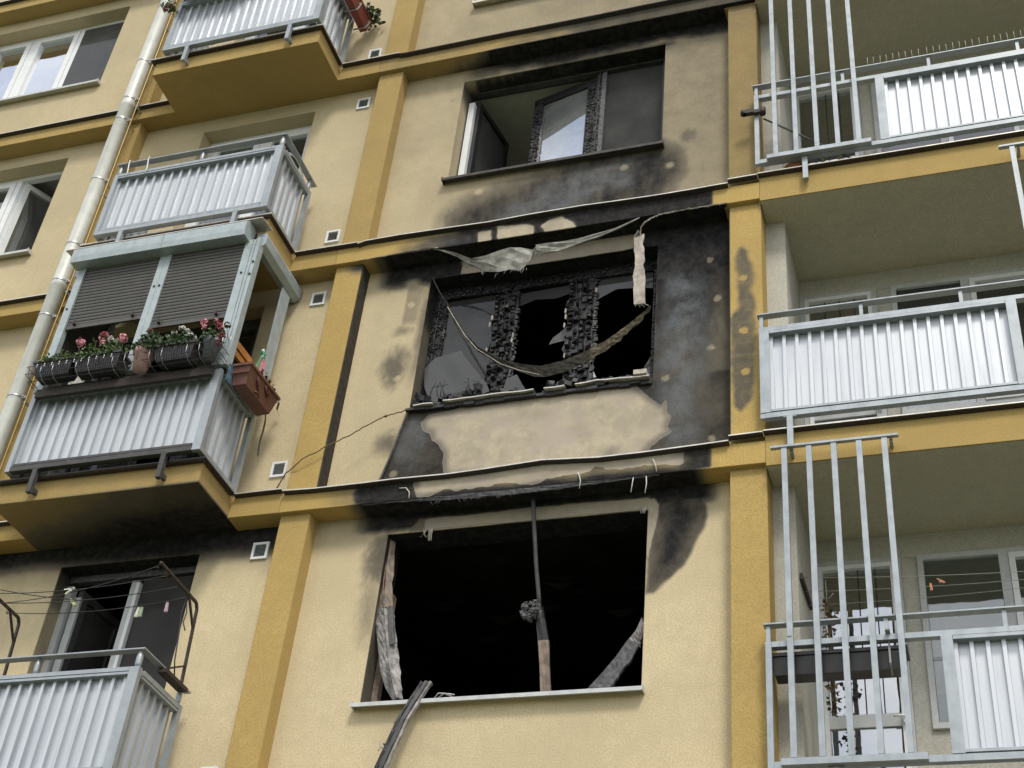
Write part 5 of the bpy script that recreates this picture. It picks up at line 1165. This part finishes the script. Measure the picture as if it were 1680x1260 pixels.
for i in range(12): x = 1.2+random.uniform(0,.12); m.tube([(x,.19,-2.97),(x+random.uniform(-.02,.02),.18,-3.02),(x+random.uniform(-.02,.03),.185,-3.03-random.uniform(0,.07))], .004, 4)
for i in range(6): x = 3.0+random.uniform(0,.06); m.tube([(x,.19,-2.965),(x+random.uniform(-.01,.01),.185,-3.0-random.uniform(0,.03))], .004, 4)
FR = m.build('mesh_fray', 'peeled', None, (1.25,.19,-3)); FR['kind'] = 'stuff'
tag(FR, 'frayed mesh ends hanging from the top corners of the gutted window', 'frayed mesh')
# melted leftovers in the gutted window
t = thing('melted_profile', 'curled grey melted profile standing at the left of the gutted window', 'melted profile', (1.05,.3,-4.45))
Lp = [(.885,.30,-2.98),(.88,.28,-3.25),(.905,.27,-3.45),(.91,.26,-3.65),(.935,.26,-3.80),(.98,.26,-3.98),(1.03,.26,-4.18),(1.09,.27,-4.32),(1.16,.28,-4.42)]
Rp = [(.95,.30,-3.0),(.985,.28,-3.25),(1.0,.27,-3.45),(1.05,.26,-3.65),(1.09,.26,-3.80),(1.13,.26,-3.98),(1.185,.26,-4.18),(1.215,.27,-4.32),(1.23,.28,-4.42)]
Mp = [tuple((np.array(a)+np.array(b))/2+np.array((0,-.03,0))) for a, b in zip(Lp, Rp)]
def sl(P, i, j): return dense(P[i:j], 4)
m = MB(); m.ribbon(sl(Lp,0,4), sl(Mp,0,4), .012, .005); m.ribbon(sl(Mp,0,4), sl(Rp,0,4), .012, .005); m.build('upper_length', 'burnt_brown', t)
m = MB(); m.ribbon(sl(Lp,3,9), sl(Mp,3,9), .012, .006); m.ribbon(sl(Mp,3,9), sl(Rp,3,9), .012, .006); m.tube(sl(Mp,3,9), .006, 5); m.tube(sl(Lp,4,9), .008, 5); m.build('lower_length', 'ashpale', t)
m = MB(); m.ribbon([(1.02,.225,-3.64),(1.05,.22,-3.8),(1.09,.22,-3.98)], [(1.06,.225,-3.64),(1.10,.22,-3.8),(1.135,.22,-3.98)], .01, .004); m.build('flap', 'char_grey', t)
m = MB(); m.box(WX0+.01,.985,.36,.42,-4.48,-3.45); tag(m.build('scorched_board', 'burnt_brown', None, (.95,.39,-4.48)), 'scorched brown board upright in the left jamb of the gutted window', 'board')
t = thing('window_post', 'bent thin metal post standing in the gutted window with a melted knob', 'post', (2.34,.33,-4.47))
m = MB(); m.tube([(2.168,.115,-2.84),(2.172,.14,-2.95),(2.184,.19,-3.15),(2.20,.24,-3.38),(2.222,.29,-3.60),(2.235,.325,-3.75)], .017, 8); m.build('upper_rod', 'galv_soot', t)
m = MB(); m.ribbon([(2.205,.30,-3.70),(2.225,.31,-3.85),(2.245,.33,-3.99)], [(2.275,.30,-3.72),(2.30,.31,-3.85),(2.325,.33,-3.99)], .03, .006); m.build('charred_length', 'char', t)
m = MB(); m.ribbon([(2.245,.33,-3.99),(2.275,.33,-4.2),(2.305,.33,-4.47)], [(2.325,.33,-3.99),(2.35,.33,-4.2),(2.385,.33,-4.47)], .03, .004); m.build('scorched_length', 'burnt_brown', t)
m = MB()
for i in range(70):
    a_ = random.uniform(0, 6.28); r_ = random.random()**.5; c = Vector((2.185+.065*r_*math.cos(a_), .26+random.uniform(-.045,.03), -3.765+.075*r_*math.sin(a_))); q_ = random.uniform(.008,.03)
    d1 = Vector((random.gauss(0,1), random.gauss(0,1), random.gauss(0,1))).normalized(); d2 = d1.orthogonal().normalized(); d3 = d1.cross(d2)
    m.add([c+d1*q_, c+d2*q_*1.3, c+d3*q_, c-d1*q_, c-d2*q_*.8, c-d3*q_*1.2], [(0,1,2),(0,2,4),(0,4,5),(0,5,1),(3,2,1),(3,4,2),(3,5,4),(3,1,5)])
m.tube([(2.225,.29,-3.70),(2.24,.28,-3.76),(2.25,.29,-3.84)], [.02,.03,.018], 7)
m.build('melted_knob', 'char_grey', t)['kind'] = 'stuff'
t = thing('bent_profile', 'bent charred profile lying in the lower right corner of the gutted window', 'profile', (2.9,.3,-4.4))
A = [(3.045,.28,-3.88),(3.0,.29,-3.98),(2.95,.30,-4.04),(2.86,.30,-4.18),(2.76,.31,-4.30),(2.665,.32,-4.40)]; Bq = [(3.07,.28,-3.94),(3.05,.29,-4.05),(3.03,.30,-4.11),(2.94,.30,-4.26),(2.86,.31,-4.36),(2.79,.32,-4.46)]
m = MB(); m.ribbon(dense(A[:3]), dense(Bq[:3]), .02, .008); m.build('frayed_end', 'ashpale', t)
m = MB(); m.ribbon(dense(A[2:]), dense(Bq[2:]), .03, .006); m.tube(dense(A[2:]), .007, 5); m.build('profile_length', 'char_grey', t)
m = MB(); m.tube([(2.68,.3,-4.41),(2.58,.29,-4.44),(2.48,.28,-4.45),(2.35,.28,-4.465),(2.28,.27,-4.46)], .008, 5); m.tube([(2.66,.3,-4.42),(2.55,.28,-4.45),(2.42,.28,-4.455)], .006, 5); m.build('curled_end', 'ashpale', t)
t = thing('charred_plank', 'charred splintered profile hanging out over the sill of the gutted window', 'plank', (1.4,.1,-4.5))
Pp = [(1.455,.20,-4.34),(1.415,.14,-4.50),(1.36,.08,-4.70),(1.31,.06,-4.90),(1.265,.05,-5.06),(1.2,.045,-5.3)]
for off, wq, mat, nm, jit in ((-.035,.035,'char','charred_side',.012), (.0,.03,'galv_soot','metal_channel',.002), (.028,.016,'ashpale','pale_edge',.004)):
    m = MB(); D = dense(Pp, 4); m.ribbon([(a+off-wq/2, b-(.01 if off == 0 else 0), c) for a,b,c in D], [(a+off+wq/2, b-(.01 if off == 0 else 0), c-.008) for a,b,c in D], .03, jit); m.build(nm, mat, t)
m = MB()
for i in range(16): q = D[random.randrange(4, len(D))]; p = Vector(q)+Vector((-.045,0,0)); m.tube([p, p+Vector((-random.uniform(.005,.03),-.01,random.uniform(-.03,.03)))], [.014,.006], 5)
m.build('splinter', 'char', t)['kind'] = 'stuff'
m = MB(); m.tube([(1.30,.05,-4.93),(1.25,.03,-4.92),(1.225,.03,-4.90),(1.22,.03,-4.86)], .005, 5); m.tube([(1.235,.03,-4.91),(1.215,.03,-4.94)], .004, 5); m.build('bent_wire', 'palewire', t)
m = MB(); m.tube([(1.52,.2,-4.46),(1.55,.19,-4.43),(1.60,.19,-4.435),(1.66,.2,-4.46)], .006, 5); m.tube([(1.55,.2,-4.46),(1.6,.18,-4.44),(1.68,.19,-4.45)], .005, 5); tag(m.build('twisted_wire', 'steel', None, (1.6,.2,-4.46)), 'twisted wire lying on the sill of the gutted window', 'wire')
m = MB()
for i in range(60):
    x = random.uniform(.95,3.0); s_ = random.uniform(.006,.02); z=-4.49; y=random.uniform(.15,.4)
    m.add([(x-s_,y,z),(x+s_,y-s_,z),(x+s_*.8,y+s_,z),(x,y,z+s_*1.2)], [(0,1,3),(1,2,3),(2,0,3),(0,2,1)])
o = m.build('sill_debris', 'char', None, (2,.3,-4.49)); tag(o, 'scatter of small burnt crumbs on the sill of the gutted window', 'debris'); o['kind'] = 'stuff'

# ================================================================== THINGS IN THE LOGGIAS
t = thing('flower_trough', 'long black plastic trough hung behind the open bars of the lowest loggia', 'trough', (4.46,.06,-4.55))
m = MB(); taper_box(m, 4.02, 4.90, -.015, .14, -4.40, -4.55, .02, .015); m.build('tub', 'trough', t)
for x in (4.16, 4.80): m = MB(); m.bar((x,-.03,-4.33),(x,-.03,-4.53),.012,.02); m.bar((x,-.03,-4.53),(x,.06,-4.565),.012,.02); m.bar((x,-.12,-4.325),(x,-.02,-4.325),.03,.012); m.build('hanger', 'palewire', t)
t = thing('dried_plant', 'dried brown plant hanging by a string behind the lowest grille', 'dried plant', (4.35,.5,-3.7))
m = MB(); m.tube([(4.35,.5,-3.55),(4.352,.5,-3.75)], .003, 4); m.tube([(4.30,.5,-3.69),(4.37,.5,-3.70),(4.40,.5,-3.66)], .003, 4); m.build('string', 'palewire', t)
m = MB()
for i in range(170):
    f_ = random.random(); z = -3.76-.85*f_; leaf(m, (4.35+.03*math.sin(f_*9)+random.gauss(0,.035*(1-.5*f_)), .5+random.gauss(0,.04), z), random.uniform(.02,.055))
m.tube([(4.35,.5,-3.75),(4.36,.5,-4.1),(4.37,.5,-4.6)], .006, 5); m.build('foliage', 'dryleaf', t)
for i, (a, b, lab) in enumerate((((4.19,.45,-3.54),(7.6,.5,-3.56),'upper clothes line in the lowest loggia'), ((4.19,.55,-3.60),(7.6,.6,-3.50),'middle clothes line in the lowest loggia'), ((4.19,.65,-3.66),(7.6,.55,-3.53),'lower clothes line in the lowest loggia'))):
    m = MB(); m.tube(sag(a, b, .07), .0028, 4); tag(m.build('clothes_line', 'palewire', None, a), lab, 'clothes line', 'lines in the lowest loggia')
peg((5.149,.5,-3.62), 'pego', 'orange clothes peg lying across the line in the lowest loggia', .9, k=.7); peg((5.085,.5,-3.66), 'pego', 'second orange clothes peg hanging lower on the loggia line', .05, k=.7)
m = MB(); m.bar((4.195,.35,-3.585),(4.195,.85,-3.56),.02,.05); tag(m.build('wall_rail', 'darksteel', None, (4.19,.6,-3.57)), 'dark flat rail on the side wall of the lowest loggia', 'rail')
t = thing('swing_arm', 'dark clamp with a thin rod reaching behind the bars of the upper loggia', 'arm', (3.98,-.08,1.0))
m = MB(); m.box(3.90,3.99,-.13,-.085,.985,1.03); m.tube([(3.90,-.11,.985),(3.90,-.11,1.03)], .026, 10); m.tube([(4.07,-.09,.98),(4.07,-.09,1.05)], .03, 10); m.box(3.99,4.07,-.11,-.075,.995,1.035); m.build('clamp', 'darksteel', t)
m = MB(); m.tube([(4.07,-.02,.99),(4.3,-.015,.78),(4.83,-.01,.28)], .009, 6); m.build('rod', 'galv_soot', t)
t = thing('clay_bowl', 'shallow terracotta bowl on the floor of the upper loggia, seen under the railing', 'bowl', (4.33,.12,.26)); m = MB(); m.tube([(4.33,.12,.262),(4.33,.12,.275),(4.33,.12,.36),(4.33,.12,.37)], [.09,.10,.135,.14], 20); m.build('bowl', 'terracotta', t)
for x, lab in ((4.86,'leftmost white ribbed offcut on the upper loggia floor'), (5.38,'middle white ribbed offcut on the upper loggia floor'), (6.05,'right white ribbed offcut on the upper loggia floor')):
    m = MB(); corrugated(m, (x,.10,.262), (1,0,0), (0,0,1), .14, .15, (0,-1,0), .045, .012); tag(m.build('sheet_offcut', 'pvc', None, (x,.1,.262)), lab, 'offcut', 'white offcuts on the loggia floor')
